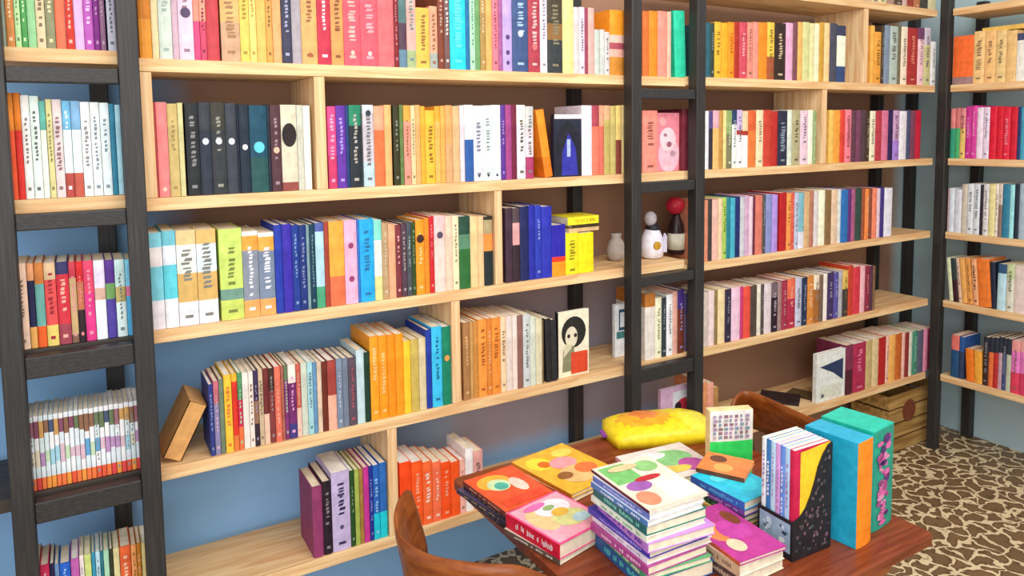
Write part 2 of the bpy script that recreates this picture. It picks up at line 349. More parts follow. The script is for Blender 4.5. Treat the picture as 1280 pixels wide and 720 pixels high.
# -- near ladder bay
row(-6, [(0, -38), (150, -33)], zL[1], '6:8a9a8a;17:d08848*f0d0a0;25:b8e0a0;33:4a9a50*c8e8b0;44:90c890;56:d8c8a0*806850;68:8a8a68*d8d0a0;81:e87050;92:c83020*f0b0a0;104:e8b0e0;116:b858b8*f0c0f0;124:7a2080;131:8a6080;133:-;144:c0c0d0;152:9098b8', g(1, NEAR), 'books on the top shelf in the near ladder')
row(-6, [(0, 118), (50, 120), (80, 125), (150, 130)], zL[2], '6:e0d0b8@.4,3a4a9a;20:f09030@.35,f05a30^116;29:e88020@.35,e03028^116;40:f0ece8*807870^119;52:e0f0e8*606860^120;60:60b0a0@.3,e8f0e0^126;68:d8d090^124;80:e0d0d0*906870;91:70b8e0@.3,e0f4f0@.75,b04840*f0f0f0;103:80b0d8@.3,e4f4f0@.75,c05848;115:f0f4f4;127:e8f0f0*8090a0;139:e4f4fc;146:2a80a0;153:a8d8e8', g(2, NEAR), 'books on the second shelf in the near ladder')
row(17, [(18, 330), (170, 323)], zL[3], '36:f4d0b8;45:e8a070@.2,20204a@.75,f0b060;57:c87838@.25,68a8a0@.75,e86020;72:d8b890@.2,e05050@.75,e8d070*a02030;88:303060@.15,d03040@.75,a04050*f0b0a0;97:c03848@.2,c8a878@.9,806050;106:d02028@.25,c07050@.6,2a1820;119:e04068@.4,e03888;133:e8e0f8@.35,d8b0a0@.5,f0fcfc;145:583090@.3,70a060@.5,5040a0;158:c8e8e8@.35,c0b070@.55,e0f8f8;171:78c8e8@.35,d07098@.48,48a8d8', g(3, NEAR), 'books on the third shelf in the near ladder', jit=.4)
def l4():
    r = random.Random(3); s = []; x = 25
    tops_ = ['8a5068', 'a06878', '6a7a58', '906850', '4a5878', 'd0a060']; body = ['e8f0f8', 'dce8f0', 'f0f0f4', 'd8e8ec']; mid = ['a0d0e0', 'b890c0', 'c0d8b8', 'd8b8c8', '60a0d0', 'e0d8c0']; base = ['f07840', 'e85838', 'f09840', 'e04848']
    for i in range(25):
        x += 6.28; s.append(f'{x:.1f}:{r.choice(body)}@.07,{r.choice(tops_)}@{r.uniform(.22,.32):.2f},{r.choice(body)}@{r.uniform(.42,.5):.2f},{r.choice(mid)}@{r.uniform(.6,.7):.2f},{r.choice(body)}@.84,{r.choice(base)}')
    return ';'.join(s)
row(25, [(25, 524), (181, 499)], zL[4], l4(), g(4, NEAR), 'white comic volumes on the fourth shelf in the near ladder', jit=.5, kind='comic_volume', autotext=.6)
row(34, [(35, 707), (90, 702), (100, 694), (187, 676)], zL[5]-.0, '43:d8a878;52:e0b080;64:d83060*f0c0c8;70:2a2050;76:7090c0;90:2060c8*a0c8f0;101:c060b0;107:f0e0e0;116:c8d880;121:3090b0;127:b0d8e8;131:207080;138:a8d8b8;143:303820;151:d8d098;165:e06030*f0c0a0;172:f0a060;178:c07820;187:d8c888', g(5, NEAR), 'books on the lowest shelf in the near ladder', jit=.5)
# -- between the ladders
row(172, [(172, -52), (500, -28), (640, -18), (780, -4)], zM[1], '188:c87820@.6,e0902c;197:e0c898;214:c8d4c8*98a8a0;222:c8a8b8;241:f0c8dc!.52,504060,.012;249:f0907a@.6,d8487a;257:f0a088@.6,d04868*802040;273:c04048;275:-;299:e8b070@.6,c8a080*a07850;311:e8c860*a88830;320:e8d078*b09040;332:f0b860;340:d8a050;351:f0a870;364:383850*a0a0c0;376:a8a0a8;396:f0a868!.9,a05838,.006;413:c03048*f0d0d8;429:e09858;450:e0586a*f0b0a8!.86,f0c8b8,.006;472:e85868!.86,f0d8d0,.006;492:d86a70;498:801820;508:507070@.5,503848@.8,608098;520:c0d8e8@.2,f0a8a0@.8,a0b080;537:f0b850^10;547:f0a080@.75,a0a8a0^8;555:7a3820;562:705050*e0d0c8;582:20c8d8*60e0f0;587:1868a0;594:a8d8b8;600:6a9a60;607:a88848;615:e8a860;623:e87888;628:a05890;640:b8a0e0!.6,503868,.007!.78,503868,.007!.9,503868,.006;660:3a5080*a0c0e0!.55,c0d8e8,.01;675:a83848*e0b0b0!.7,d87070,.01;684:f4e4f4;703:403828@.4,886030@.6,303438*807860;717:f0d890;724:d0c8c8^9;731:e0d0e0^9;735:984058^10;743:d8a8a0^10;750:c0c8c0^37;756:c8ccc8^37;762:d8d0d0^40;783:f89820@.38,e8c0b0@.5,b05060@.6,f0b0a0@.72,d08830^13', g(1, MID), 'books on the top shelf between the ladders')
row(194, [(194, 128), (231, 129), (340, 131), (393, 132)], zM[2], '197:a84040;211:f08080!.92,f0c0b0,.005;224:c8b070*a08850;231:d0c890;233:-;250:202428^129;265:343840@.3,283040!.42,d8dce8,.008^128;283:383830@.3,303438!.42,d8dce8,.008^128;297:383c48!.42,d8dce8,.008^129;300:101830;313:182838!.48,f0e0e8,.007;335:104860@.6,205050!.48,60c8d8,.014;339:1a2030;352:503038!.52,f0b8a0,.008;372:d8d0b8@.9,904840!.35,241818,.03;380:c8c8b8;389:f0f0e0;410:-;421:d84888@.6,c83868*f0a0c0^133;433:6030a0*a890e0^132;437:183870;452:208060@.25,202830*b0a8a0;454:-;468:d0d8e0@.1,c8c0c8@.7,b8d0d8*707078!.1,303848,.008;481:f0a080@.3,e07040;490:f0b070;492:-;500:303010;505:607840;514:f0a040@.2,e09080;520:e8c898;526:d8a868;532:f8a830;544:f8b838^138;551:f0a030@.2,e8b058;557:e8a850;566:e0a060@.5,d0a070;575:d8b080;581:e0d0d8;592:e8f0f8@.45,2858a0;604:e0e0f8!.93,283048,.004;615:e0f0ec!.93,283048,.004;626:e0e8f8!.93,283048,.004;632:583090;640:a04080;646:701838;657:f0e8e0@.25,d8d8e0*60584c;667:c8c8c8@.3,e8d0d8@.7,a83868;692:-;727:-;740:f0e4f0;749:a84050@.3,e87860;755:e8a080@.3,d86858;763:d8a880@.2,b8a860;770:c0b068;777:e8c878@.5,803828;786:e8d090', g(2, MID), 'books on the second shelf between the ladders')
# leaning orange book and the dark blue book on the same shelf
row(681, [(681, 137)], zM[2], '691:f89020@.7,e87810^137/-9', g(2, MID)+', leaning', 'books on the second shelf between the ladders')
row(186, [(189, 291), (205, 289), (247, 287), (275, 285), (344, 291), (384, 281), (406, 278), (447, 275), (468, 272), (485, 280), (495, 281), (520, 277), (540, 270), (619, 270)], zM[3], '205:80c8d8@.15,e8e0e0@.35,78c8d8@.7,e8e0e8;222:70c0d0@.15,e0e8f8@.35,60d0e0@.7,f0f0f8;247:e0c890@.15,e8f0e8@.45,d8b068@.75,e8e8f0*808078;272:e0b870@.15,e0f0f8@.45,d8b068@.75,e8e8f0*808078;275:-;304:c8e070@.66,709888@.78,c8d868;324:f0f0e8@.05,f0a040@.22,8890a0@.8,f0a860*e8e8f0;344:f0f0e8@.05,f0a848@.22,7888a0@.8,f0a860*e0e0f0;354:2038a8^281;366:3828a8^280;375:183890^281;384:183078^281;388:7898a0;395:083850;406:5060a8@.1,b0d8e8@.75,48a078;412:a04030;431:f0a840@.65,e07048;447:f0b0d0!.3,984070,.008!.7,984070,.008;450:3870c8;468:20a8f0*2070a0;478:80d8c8@.25,e0e8e0@.7,d8d890;486:b89870;495:f0a880;502:783038*d8a0a0;509:503848;515:485058*90a098;520:304818;531:f89820!.25,402018,.012;537:e88820;543:c82028;557:f0c0c0@.3,f0d0c8!.25,504858,.01;566:e8c8b0;574:f0e0b8;588:204838@.25,58886a@.45,286830;598:e8c890;605:f0c090;616:282820@.05,a89870@.25,f09040@.5,182828;632:-;641:402838^260;650:504048@.2,d8a0a0@.5,302028^260;661:182058^258;669:2028a0^257;677:2838b0^257;690:2830b0^258;707:2820a8@.62,e83820@.72,f89820^281;723:f0e020^291;742:f0e010^291', g(3, MID), 'books on the third shelf between the ladders', jit=.6)
row(262, [(265, 479), (290, 467), (320, 463), (360, 455), (400, 452), (446, 445)], zM[4], '268:2a3880^480;275:c06878@.3,8880a8;281:708068;291:f0c038*e07030;298:f0b030@.1,d83020@.8,e07838;304:509060@.35,c82050@.7,e87040;312:e8e0d8;318:f0e0d8*907060;324:382850@.4,906850@.7,302030;330:c8b090;337:702828@.6,e8c0a8;344:402820@.3,803838;352:e07058;356:a86050;361:607858@.2,803070;371:f0e0d8@.25,702868@.8,403880*e0a0c8;377:c05848@.6,f0c0b0;385:c8d0c0;392:a0d0d8;397:6090b8;403:d8c0a8;410:682818;421:a04038@.5,f0b098;429:7888a0*b0b8c8;436:707c90;446:584858*a05058;456:c0d8e0^437;463:103828^440;474:f8a020^420;485:f89818^419;495:f89010^418;505:f89818^417;514:f8c830^426;524:c8b058^424;533:d8c8a0^422;540:1838a0^412;553:38c0f0^408;564:088060!.4,e0a050,.009^408;579:-;588:a87848*d0a878^403;592:c89858^402;598:c88840^401;609:f09840*a85820^399;615:d88030^398;626:f09038*b06020^397;633:f0d0a8^396;641:e0d0c8^395;647:f0d8d0^394;654:8a6058^394;663:c8d0d0^393;670:d0d8c8^396;678:d8d0b0^398;680:705838^400;683:-;690:202024^398/-1.4;697:28282c^399/-1.4', g(4, MID), 'books on the fourth shelf between the ladders', jit=1.0)
row(391, [(393, 610), (404, 604), (438, 589), (484, 577)], zM[5], '404:903868;415:201020^601;438:c0b0d8*302850!.3,504870,.006!.7,504870,.006^589;444:204818;450:a0b050;455:a07838;462:c03090;467:1c2c90;475:2060b8@.65,10c0d8*90c0e8;484:2868b8@.65,10c8d8;500:-;515:ff4a10;529:ff5818;541:f86830*f8d0c0;552:f87048*f8c8b8;564:ff5010*f8a080;575:ff5818;582:f0b0a0^574;592:f8f0f0^560;604:e8a8a0^563', g(5, MID), 'books on the lowest shelf between the ladders', jit=.5)
# -- inside the far ladder
row(803, [(803, 15), (862, 14)], zM[1], '811:d87030;822:f08820;834:f09080;839:e8b8a0;844:-;858:28c8a0^14/-2.5', g(1, FARL), 'books on the top shelf in the far ladder')
row(803, [(803, 139)], zM[2], '822:f89080;853:-;861:601828@.1,702030^136', g(2, FARL), 'books on the second shelf in the far ladder')
row(806, [(805, 367), (860, 365)], zM[4], '819:c07830@.2,e8e0d8;827:f0f0d0^372;833:303840^372;841:f0f0f8^368;847:e0a898^364;855:402878@.3,703020^362;864:484070@.35,605068^366', g(4, FARL), 'books on the fourth shelf in the far ladder')
# -- beyond the far ladder
row(880, [(880, -36), (1170, -10)], zt(1, 2)+Z0-zb(1, 2)+.001, '1090:-;1098:c8b898;1108:e8d8a0;1118:a88878;1128:584030;1134:c8a8a0;1142:983828;1150:b87048;1160:404038;1170:d0c8a0', g(0, BEY), 'books on the highest shelf beyond the far ladder')
row(879, [(880, 28), (1060, 29), (1170, 36)], zR[1], '888:2a6070;893:304038;902:e8b030;910:f8a820;918:f89018*c06010;924:a82818;934:c84858*f0a0a8;941:e08878;948:e89080;959:f08820;968:e8c048@.6,a05030;982:302018*c8b090;991:e0a8c8;997:784850;1003:f0b060;1012:d0d090;1018:e0d8a0;1024:f0e8c0;1030:c89838;1037:f0c890;1046:484858;1057:383c58@.18,f0f0d8@.72,304878^32;1088:-;1093:f0b050;1101:e8a040^40;1105:483828;1112:8090a8;1122:b0c0b8;1126:706850;1134:f0e0c8;1147:a83030*d88070;1155:704068@.2,f0c8d0;1163:c8c0d0@.3,c8c890;1170:e8e8e8^52', g(1, BEY), 'books on the top shelf beyond the far ladder', end='the far ladder')
row(878, [(880, 138), (1150, 138)], zR[2], '886:e8e8f0;891:504880@.3,302838;899:e0a8b8@.3,f0b870;904:c09048;908:f8d890;915:90a868@.4,787858;921:203860@.25,f0f0e8;928:c8b0d8@.35,a83028@.43,f0f0f0;935:e8c8a0@.35,a83028@.43,f0f0f0;945:d86030@.35,e07838;954:f0d8b0;964:c84030;972:b82820;984:282840*8090a0;990:d8e0d0;1000:b0a880*605838;1010:e8c8d8;1016:f0f0d8;1020:90a870;1036:-;1042:f0c060;1050:f0a040;1056:d84030;1064:f08090;1070:603848;1076:784060;1082:503840;1087:403018;1094:f0e8c8;1102:b83848;1110:d87898;1116:281850;1124:c8a0c8@.6,a880d8;1133:e8e8f0;1138:485070;1144:784058;1151:c01838', g(2, BEY), 'books on the second shelf beyond the far ladder', end='the far ladder')
row(877, [(880, 250), (960, 243), (1045, 237), (1115, 234)], zR[3], '885:e09070;890:403838;898:e8b8a8;903:f0d0a8;908:a8c860;913:208090;919:48b0c8;925:182868;931:c8c8d0;936:d0a8c8;941:e8c8d8;944:682840;953:d87868;957:505050;965:8890c8;972:b090e0;974:-;983:b81820;989:f09850;993:d85848;998:c0c8e0;1005:80b8c8@.7,e0e0f0;1012:d8b080;1017:b87860;1023:d8d0d0;1031:f8f8d8;1039:886840;1047:e8c8a8;1051:d8e0e0;1060:2870b8;1064:602878;1069:a85880;1077:304840;1081:a05030;1086:f08840;1090:884830;1096:f08868;1100:e0c8d8;1105:403080;1115:e8e8f8', g(3, BEY), 'books on the third shelf beyond the far ladder', end='the far ladder')
row(878, [(880, 365), (960, 354), (1029, 343), (1058, 338), (1062, 333), (1094, 333)], zR[4], '886:d8c8c0;893:f0d8d8;897:907848;906:f0d8a8;914:302840;925:f0c8e0;929:c83878;938:e85040;946:504038;951:e8e0d0;955:504848;964:e0d0d8;972:706068@.3,281828;977:a08080;984:a03048;994:e87050@.4,b02848;1002:c8c8e0;1009:203050;1017:d88838;1024:f0e0c8@.3,a86830;1029:786050;1034:f0e8e0;1042:403060;1048:5850a0;1053:b0b0b8;1060:e0b860@.4,403838;1066:c84028;1075:d83848;1081:f0b8c0;1087:902840;1091:583048;1094:806040', g(4, BEY), 'books on the fourth shelf beyond the far ladder', end='the far ladder')
row(1057, [(1060, 432), (1080, 427), (1100, 422), (1165, 410)], zR[5], '1066:803050@.5,501828;1082:b02850*e080a0;1090:c8b078;1098:e0c898;1107:b82020;1111:f0c0b0;1119:f8b860;1127:c86828;1131:f0c0b0;1136:903030;1140:e0e0d0;1147:489078;1154:606078;1160:e890b0;1166:b02048', g(5, BEY), 'books on the lowest shelf beyond the far ladder', end='the far ladder', jit=.5)
row(878, [(880, 479), (900, 484)], zR[5], '884:e89868^478;892:f0a890^479;898:b88850^484', g(5, BEY)+', behind the table', 'books on the lowest shelf behind the table')
# -- side wall
row(1189, [(1190, 46), (1280, 38)], zR[1], '1217:f87030@.85,a08080^45;1231:f0c888^39;1245:f0c080^38;1258:e8c888^38;1271:e8c080^38;1290:404870@.15,f0f0e8^41', g(1, SIDE), 'books on the top shelf along the side wall', side=True, end='the corner')
row(1184, [(1184, 135), (1280, 134)], zR[2], '1194:e88888@.4,30a080;1200:d07878@.4,48b070;1207:e09090@.4,e8c870;1214:c83090^133;1221:d840a0^132;1229:f0e0f0;1237:e8d8ec;1246:dc1838^133;1254:d81830;1263:e02040;1272:d01830;1276:203870;1286:48a8c8', g(2, SIDE), 'books on the second shelf along the side wall', side=True, end='the corner')
row(1181, [(1181, 236), (1202, 236), (1204, 231), (1280, 230)], zR[3], '1186:e0a8b0;1193:e0e8f4;1202:e0e4f0;1209:d0c8b8;1217:e0e8f0;1225:dce4ec;1229:302838;1236:e0e0e0;1244:e8e0a0;1248:f0e8d8;1253:d8c8c0@.4,907870;1262:3080a0;1268:a0e8f0;1274:203040;1284:a8c0d0', g(3, SIDE), 'books on the third shelf along the side wall', side=True, end='the corner')
row(1188, [(1178, 322), (1240, 325), (1246, 329), (1280, 333)], zR[4], '1193:e0e8c0/-6;1200:304040@.5,401828/-6;1204:e8c8b0/-6;1211:f0b060/-6;1218:e8a050/-6;1225:f0b080*402820/-5;1241:f08030/-5;1247:202840/-4;1258:305880@.2,c0e8f8;1268:c8d8a8@.3,e0e0d0;1286:e8d8d0', g(4, SIDE), 'books on the fourth shelf along the side wall', side=True, end='the corner')
row(1189, [(1190, 418), (1280, 424)], zR[5], '1199:e87870@.35,205080;1205:2858a0@.35,304060^421;1209:-;1219:f88020^437/-4;1229:f8b040^439/-3;1236:202838@.3,402820;1242:283040@.3,e87840;1248:283040@.3,c03030;1253:283040@.3,c8a0b0;1258:283040@.3,405080;1264:283040@.3,c0c8b0;1275:f0a0a0@.2,f080d0@.6,e04060^426;1290:f0b0a8@.2,e880c8@.6,d84068^427', g(5, SIDE), 'books on the lowest shelf along the side wall', side=True, end='the corner')

def make_books():
    # labels: size + colour, the neighbours' colours, the shelf; where two agree, the place counted along the shelf
    rows = {}
    for b in BOOKS: rows.setdefault(b['phrase'], []).append(b)
    for rws in rows.values():
        for i, b in enumerate(rws):
            ns = []
            for fr, hx in b['bands']:
                c = cname(hx)
                if c not in ns: ns.append(c)
            b['col'] = ns[0] if len(ns) == 1 else f'{ns[0]}-and-{ns[1]}'; b['c0'] = ns[0]
        for i, b in enumerate(rws):
            size = 'thick' if b['w'] > .036 else 'slim' if b['w'] < .020 else 'medium'
            what = 'comic' if b['kind'] == 'comic_volume' else 'book'
            l = rws[i-1]['c0'] if i else None; r = rws[i+1]['c0'] if i+1 < len(rws) else None
            if l and r: nb = f'between {l} and {r} ones'
            elif r: nb = f'beginning the row beside {r}'
            elif l: nb = f'ending the row beside {l}'
            else: nb = 'by itself'
            b['label'] = f"{size} {b['col']} {what} {nb}, {b['phrase']}"
            b['alt'] = f"{size} {b['col']} {what}, {ordn(b['n'])} from {b['end']}, {b['phrase']}"
    cnt = {}
    for b in BOOKS: cnt[b['label']] = cnt.get(b['label'], 0)+1
    for b in BOOKS:
        if cnt[b['label']] > 1: b['label'] = b['alt']
        if len(b['label'].replace(',', '').split()) > 16: b['label'] = b['label'].replace(' ones,', ',').replace('the near', 'near').replace('the far', 'far')
    order = sorted([b for b in BOOKS if b['kind'] == 'book'], key=lambda b: -b['area'])
    single = set(id(b) for b in order[:300])
    rest = MB()
    for b in BOOKS:
        rnd = random.Random(b['rnd']); c, p = book_mb(b['w'], b['dep'], b['h'], b['bands'], rnd, b['text'], b['marks'], gap=rnd.choice([.001, .0025]))
        mw = Matrix.Translation(b['org']) @ Matrix.Rotation(b['rz'], 4, 'Z')
        if b['lean']:
            a = math.radians(b['lean']); piv = Matrix.Translation((b['w'], 0, 0)) if a > 0 else Matrix.Identity(4)
            mw = mw @ piv @ Matrix.Rotation(a, 4, 'Y') @ piv.inverted()
        if b['kind'] == 'book' and id(b) not in single:
            for q in (c, p):
                base = len(rest.v); rest.v += [tuple(mw @ Vector(v)) for v in q.v]
                for f, mi in zip(q.f, q.mi): rest.f.append(tuple(base+i for i in f)); rest.mi.append(rest.m(q.mats[mi]))
            continue
        b['o'] = o = c.build(b['kind']); o.matrix_world = mw; setp(o, b['label'], 'comic' if b['kind'] == 'comic_volume' else 'book', b['group'])
        p.build('pages', o)
    if rest.v: setp(rest.build('narrow_books'), 'many narrow books filling the gaps in the shelf rows', 'books', kind='stuff')
make_books()

# ---------------------------------------------------------------- covers shown face out
def faceout(name, x0, x1, ytop, Y, z, thick, cover, art, label, side_hex=None, group=None, cat='book', lean=0.0, ybot=None):
    """a closed book standing with its front cover towards the room; art: list of (polygon in 0..1 cover coordinates, colour)"""
    ym = (ytop+proj((on_y((x0+x1)/2, 300, Y).x, Y, z))[1])/2
    A, B = on_y(x0, ym, Y), on_y(x1, ym, Y); w = B.x-A.x; h = on_y((x0+x1)/2, ytop, Y).z-z
    c = MB(); t = .0015; cm = mat(cover); sm = mat(side_hex or cover)
    c.box((0, 0, 0), (w, t, h), cm); c.box((0, thick-t, 0), (w, thick, h), sm); c.box((-t, 0, 0), (0, thick, h), sm)
    for k, (poly, hx) in enumerate(art):
        c.face([(px_*w, -.0004-.0003*k, pz*h) for px_, pz in poly], mat(hx))
    p = MB(); p.box((0.0005, t, .002), (w-.003, thick-t, h-.002), PAGES_W)
    o = c.build(name); o.location = (A.x, Y, z); o.rotation_euler[0] = -lean; setp(o, label, cat, group); p.build('pages', o); return o
def ell(cx, cy, rx, ry, n=20): return [(cx+rx*math.cos(2*math.pi*i/n), cy+ry*math.sin(2*math.pi*i/n)) for i in range(n)]
def rect(a, b, c, d): return [(a, b), (c, b), (c, d), (a, d)]
faceout('book', 693, 727, 143, D+.012, zM[2], .02, '202438', [([(.02, .02), (.98, .02), (.98, .55), (.78, .8), (.5, .92), (.22, .8), (.02, .55)], '181828'), ([(.25, .02), (.85, .02), (.78, .45), (.62, .6), (.5, .7), (.4, .55), (.28, .4)], '3030a0'), (rect(.45, .32, .58, .6), 'a8b8e0'), (rect(0, .93, 1, 1), 'e8e0ec')],
        'dark blue book with an arched cover turned to the room, second level between ladders')
faceout('picture_book', 822, 853, 141, D+.03, zM[2], .012, 'e88898', [(ell(.45, .28, .42, .3), 'e8b8c8'), (ell(.4, .55, .32, .2), 'f0d0d8'), (ell(.3, .62, .07, .03), 'a07080'), (ell(.6, .3, .12, .05), 'b890a0'), (ell(.2, .85, .12, .08), 'f0a8a8'), (ell(.45, .46, .1, .05), 'a06070')],
        'pink picture book with a pale animal drawn on it, inside the far ladder')
faceout('book', 698, 736, 388, D+.02, zM[4], .018, 'efe6cc', [(ell(.5, .67, .40, .24), '242420'), (ell(.42, .60, .2, .16), 'e0d8c0'), ([(.12, .08), (.55, .08), (.5, .45), (.3, .5), (.15, .4)], '8a8868'), ([(.15, .3), (.4, .42), (.45, .5), (.2, .5)], 'd8d0b0'), (rect(.4, .03, .95, .36), 'd84828'), (ell(.33, .62, .05, .03), '302820'), (ell(.55, .62, .05, .03), '302820')],
        'cream book with a dark-haired portrait and red square on its cover', '202020')
faceout('book', 769, 784, 380, D+.10, zM[4], .015, 'e8ecf0', [(rect(.3, .5, .9, .9), '285070'), (rect(.4, .56, .8, .84), 'd8e0e8'), (rect(.1, .35, .9, .48), '408080')], 'white book with a dark blue frame on its cover behind the far ladder')
faceout('book', 1021, 1057, 439, D+.015, zR[5], .02, 'e8ece8', [([(.1, .72), (.9, .8), (.9, .35), (.55, .55)], '283a60'), (rect(.1, .06, .85, .3), 'dce0d0'), (ell(.2, .12, .05, .04), '586068')], 'white book showing its cover with a navy triangle, lowest level near the corner')
faceout('picture_book', 826, 868, 483, D+.02, zR[5], .015, 'd8b0d0', [(rect(0, 0, 1, .5), '60c8d8'), (rect(.35, .5, 1, .92), 'e0e4ec'), (ell(.68, .62, .27, .17), 'c83048'), (ell(.5, .66, .1, .08), '301828'), (ell(.24, .48, .24, .14), '202858'), (ell(.28, .5, .06, .05), 'c8c0e0')],
        'colourful picture book with a red oval, standing behind the table by far ladder')
def lying_book(name, c, L, W, T, rz, cover, spine, label, art=(), group=None, cat='book', pages=PAGES, title=None):
    """a closed book or magazine lying flat: spine along local -x edge; c = centre of its underside"""
    m = MB(); t = min(.0015, T*.15); cm = mat(cover, .4); sm = mat(spine, .4)
    m.box((-W/2, -L/2, 0), (W/2, L/2, t), cm); m.box((-W/2, -L/2, T-t), (W/2, L/2, T), cm); m.box((-W/2-t, -L/2, 0), (-W/2, L/2, T), sm)
    for k, (poly, hx) in enumerate(art):
        m.face([((u-.5)*W, (v-.5)*L, T+.0003+.0002*k) for u, v in poly], mat(hx, .4))
    if title:
        r = random.Random(title+str(c)); v = -.38
        while v < .3:
            s = r.uniform(.016, .034); a_, b_, c_, d_ = (r.uniform(.22, .4), r.uniform(.22, .4), r.uniform(.55, .78), r.uniform(.55, .78)); m.face([(-W/2-t-.0003, (v+s)*L, T*a_), (-W/2-t-.0003, v*L, T*b_), (-W/2-t-.0003, v*L, T*c_), (-W/2-t-.0003, (v+s)*L, T*d_)], mat(title)); v += s+.009+(.05 if r.random() < .2 else 0)
    p = MB(); p.box((-W/2+.0002, -L/2+.002, t+.0001), (W/2-.0025, L/2-.002, T-t-.0001), pages)
    o = m.build(name); o.location = c; o.rotation_euler[2] = rz; setp(o, label, cat, group); p.build('pages', o); return o
# kraft book leaning on the navy one, fourth level; mauve-covered book ends
bx = on_y(207, 540, D+.05).x
def kraft():
    m = MB(); w, d_, h = .048, .15, .155; m.box((0, 0, 0), (w, .002, h), mat('d8a060')); m.box((0, 0, 0), (.0025, d_, h), mat('c08848')); m.box((w-.0025, 0, 0), (w, d_, h), mat('d8a060'))
    m.box((0, 0, h-.001), (w, d_, h), mat('e0a868'))
    p = MB(); p.box((.0026, .0021, .003), (w-.0026, d_-.003, h-.0012), PAGES); o = m.build('book', bevel=0)
    a = math.radians(27); xn = on_y(262, 525, D+.012).x-.003; o.location = (xn-h*math.sin(a)-w*math.cos(a), D+.02, zM[4]+w*math.sin(a)+.0006); o.rotation_euler = (0, a, 0)
    setp(o, 'tan kraft-covered book leaning against a navy book on the fourth level', 'book'); p.build('pages', o)
kraft()
# small things on the third level
x_ = on_y(716, 290, D+.03).x
zz = on_y(724, 290, D+.03).z
lying_book('book', (on_y(718, 285, D+.09).x, D+.09, zz+.001), .13, .115, .013, math.pi/2, 'd8b888', 'd8b080', 'beige book lying flat on two yellow upright books')
lying_book('book', (on_y(720, 278, D+.09).x, D+.09, zz+.0146), .12, .115, .011, math.pi/2, '403018', '403018', 'dark brown book lying flat between beige and yellow books')
lying_book('book', (on_y(717, 268, D+.09).x, D+.09, zz+.0262), .135, .115, .028, math.pi/2, 'f0e030', 'f0e428', 'thick yellow book lying on top of the flat pile', title='c8b020')
lying_book('book', (FRONT_X+.1, on_x(1262, 32, FRONT_X+.08).y, zR[1]+ (on_x(1250, 38, FRONT_X+.012).z-zR[1])+.002), .19, .13, .02, 0.0, 'f0c860', 'e8c060', 'yellow book lying flat across upright cream books on the side wall')
lying_book('book', (on_y(975, 486, D+.14).x, D+.14, zR[5]), .17, .12, .014, .6, '302428', '281c20', 'black book lying flat on the lowest level near the corner')
lying_book('book', (on_y(1003, 489, D+.12).x, D+.12, zR[5]), .12, .085, .010, .3, '6a5838', '403020', 'small brown notebook lying beside the white triangle book')
def figurine():
    X = on_y(815, 300, D+.10).x; base = zM[3]
    e = empty('bird_figurine', (X, D+.10, base)); setp(e, 'white bird figurine with a dark cap and gold emblem inside far ladder', 'figurine')
    b = MB(); b.lathe([(.028, 0), (.043, .008), (.047, .045), (.042, .08), (.032, .105), (.02, .125), (.014, .135)], mat('e8e4f0', .3), 24); o = b.build('body', e, smooth=True)
    h = MB(); h.lathe([(.012, .128), (.021, .14), (.025, .155), (.022, .17), (.013, .181), (.002, .184)], mat('c0b8c0', .3), 20, (-.008, 0)); h.build('head', e, smooth=True)
    k = MB(); k.lathe([(.030, .112), (.029, .12), (.020, .132), (.016, .137)], mat('202028'), 20, (0.003, 0)); k.build('collar', e, smooth=True)
    m = MB(); tf = Matrix.Translation((-.012, -.044, .055)) @ Matrix.Rotation(math.radians(90), 4, 'X'); m.lathe([(.016, -.004), (.016, .003), (.010, .005)], mat('c89830', .3), 16, tf=tf); m.build('emblem', e)
    w = MB(); w.prism([(.018, 0), (.034, .0), (.036, .06), (.026, .075), (.02, .05)], -.006, .006, mat('d0cce0', .3), tf=Matrix.Translation((0.006, -.036, .025)) @ Matrix.Rotation(math.radians(90), 4, 'X')); w.build('wing', e, bevel=.002)
figurine()
def bottle():
    X = on_y(846, 300, D+.12).x-.004; e = empty('bottle', (X, D+.12, zM[3])); setp(e, 'black bottle with a round red stopper inside the far ladder', 'bottle')
    b = MB(); b.lathe([(.03, 0), (.033, .01), (.033, .10), (.026, .13), (.016, .15), (.014, .165)], mat('281418', .3), 24); b.build('body', e, smooth=True)
    s = MB(); s.lathe([(.008, .16), (.024, .168), (.034, .182), (.037, .196), (.034, .21), (.024, .224), (.004, .23)], mat('c02038', .4), 24, (-.006, 0)); s.build('stopper', e, smooth=True)
    l = MB(); l.lathe([(.0345, .02), (.0345, .085)], mat('d8d4c0'), 24); l.build('paper_band', e, smooth=True)
bottle()
def vase():
    X = on_y(770, 310, D+.14).x; e = MB(); e.lathe([(.02, 0), (.033, .01), (.038, .04), (.03, .07), (.018, .09), (.022, .105)], mat('b0a49c', .4), 24)
    o = e.build('vase', smooth=True); o.location = (X, D+.14, zM[3]); setp(o, 'small grey pottery vase half hidden behind the far ladder post', 'vase')
vase()

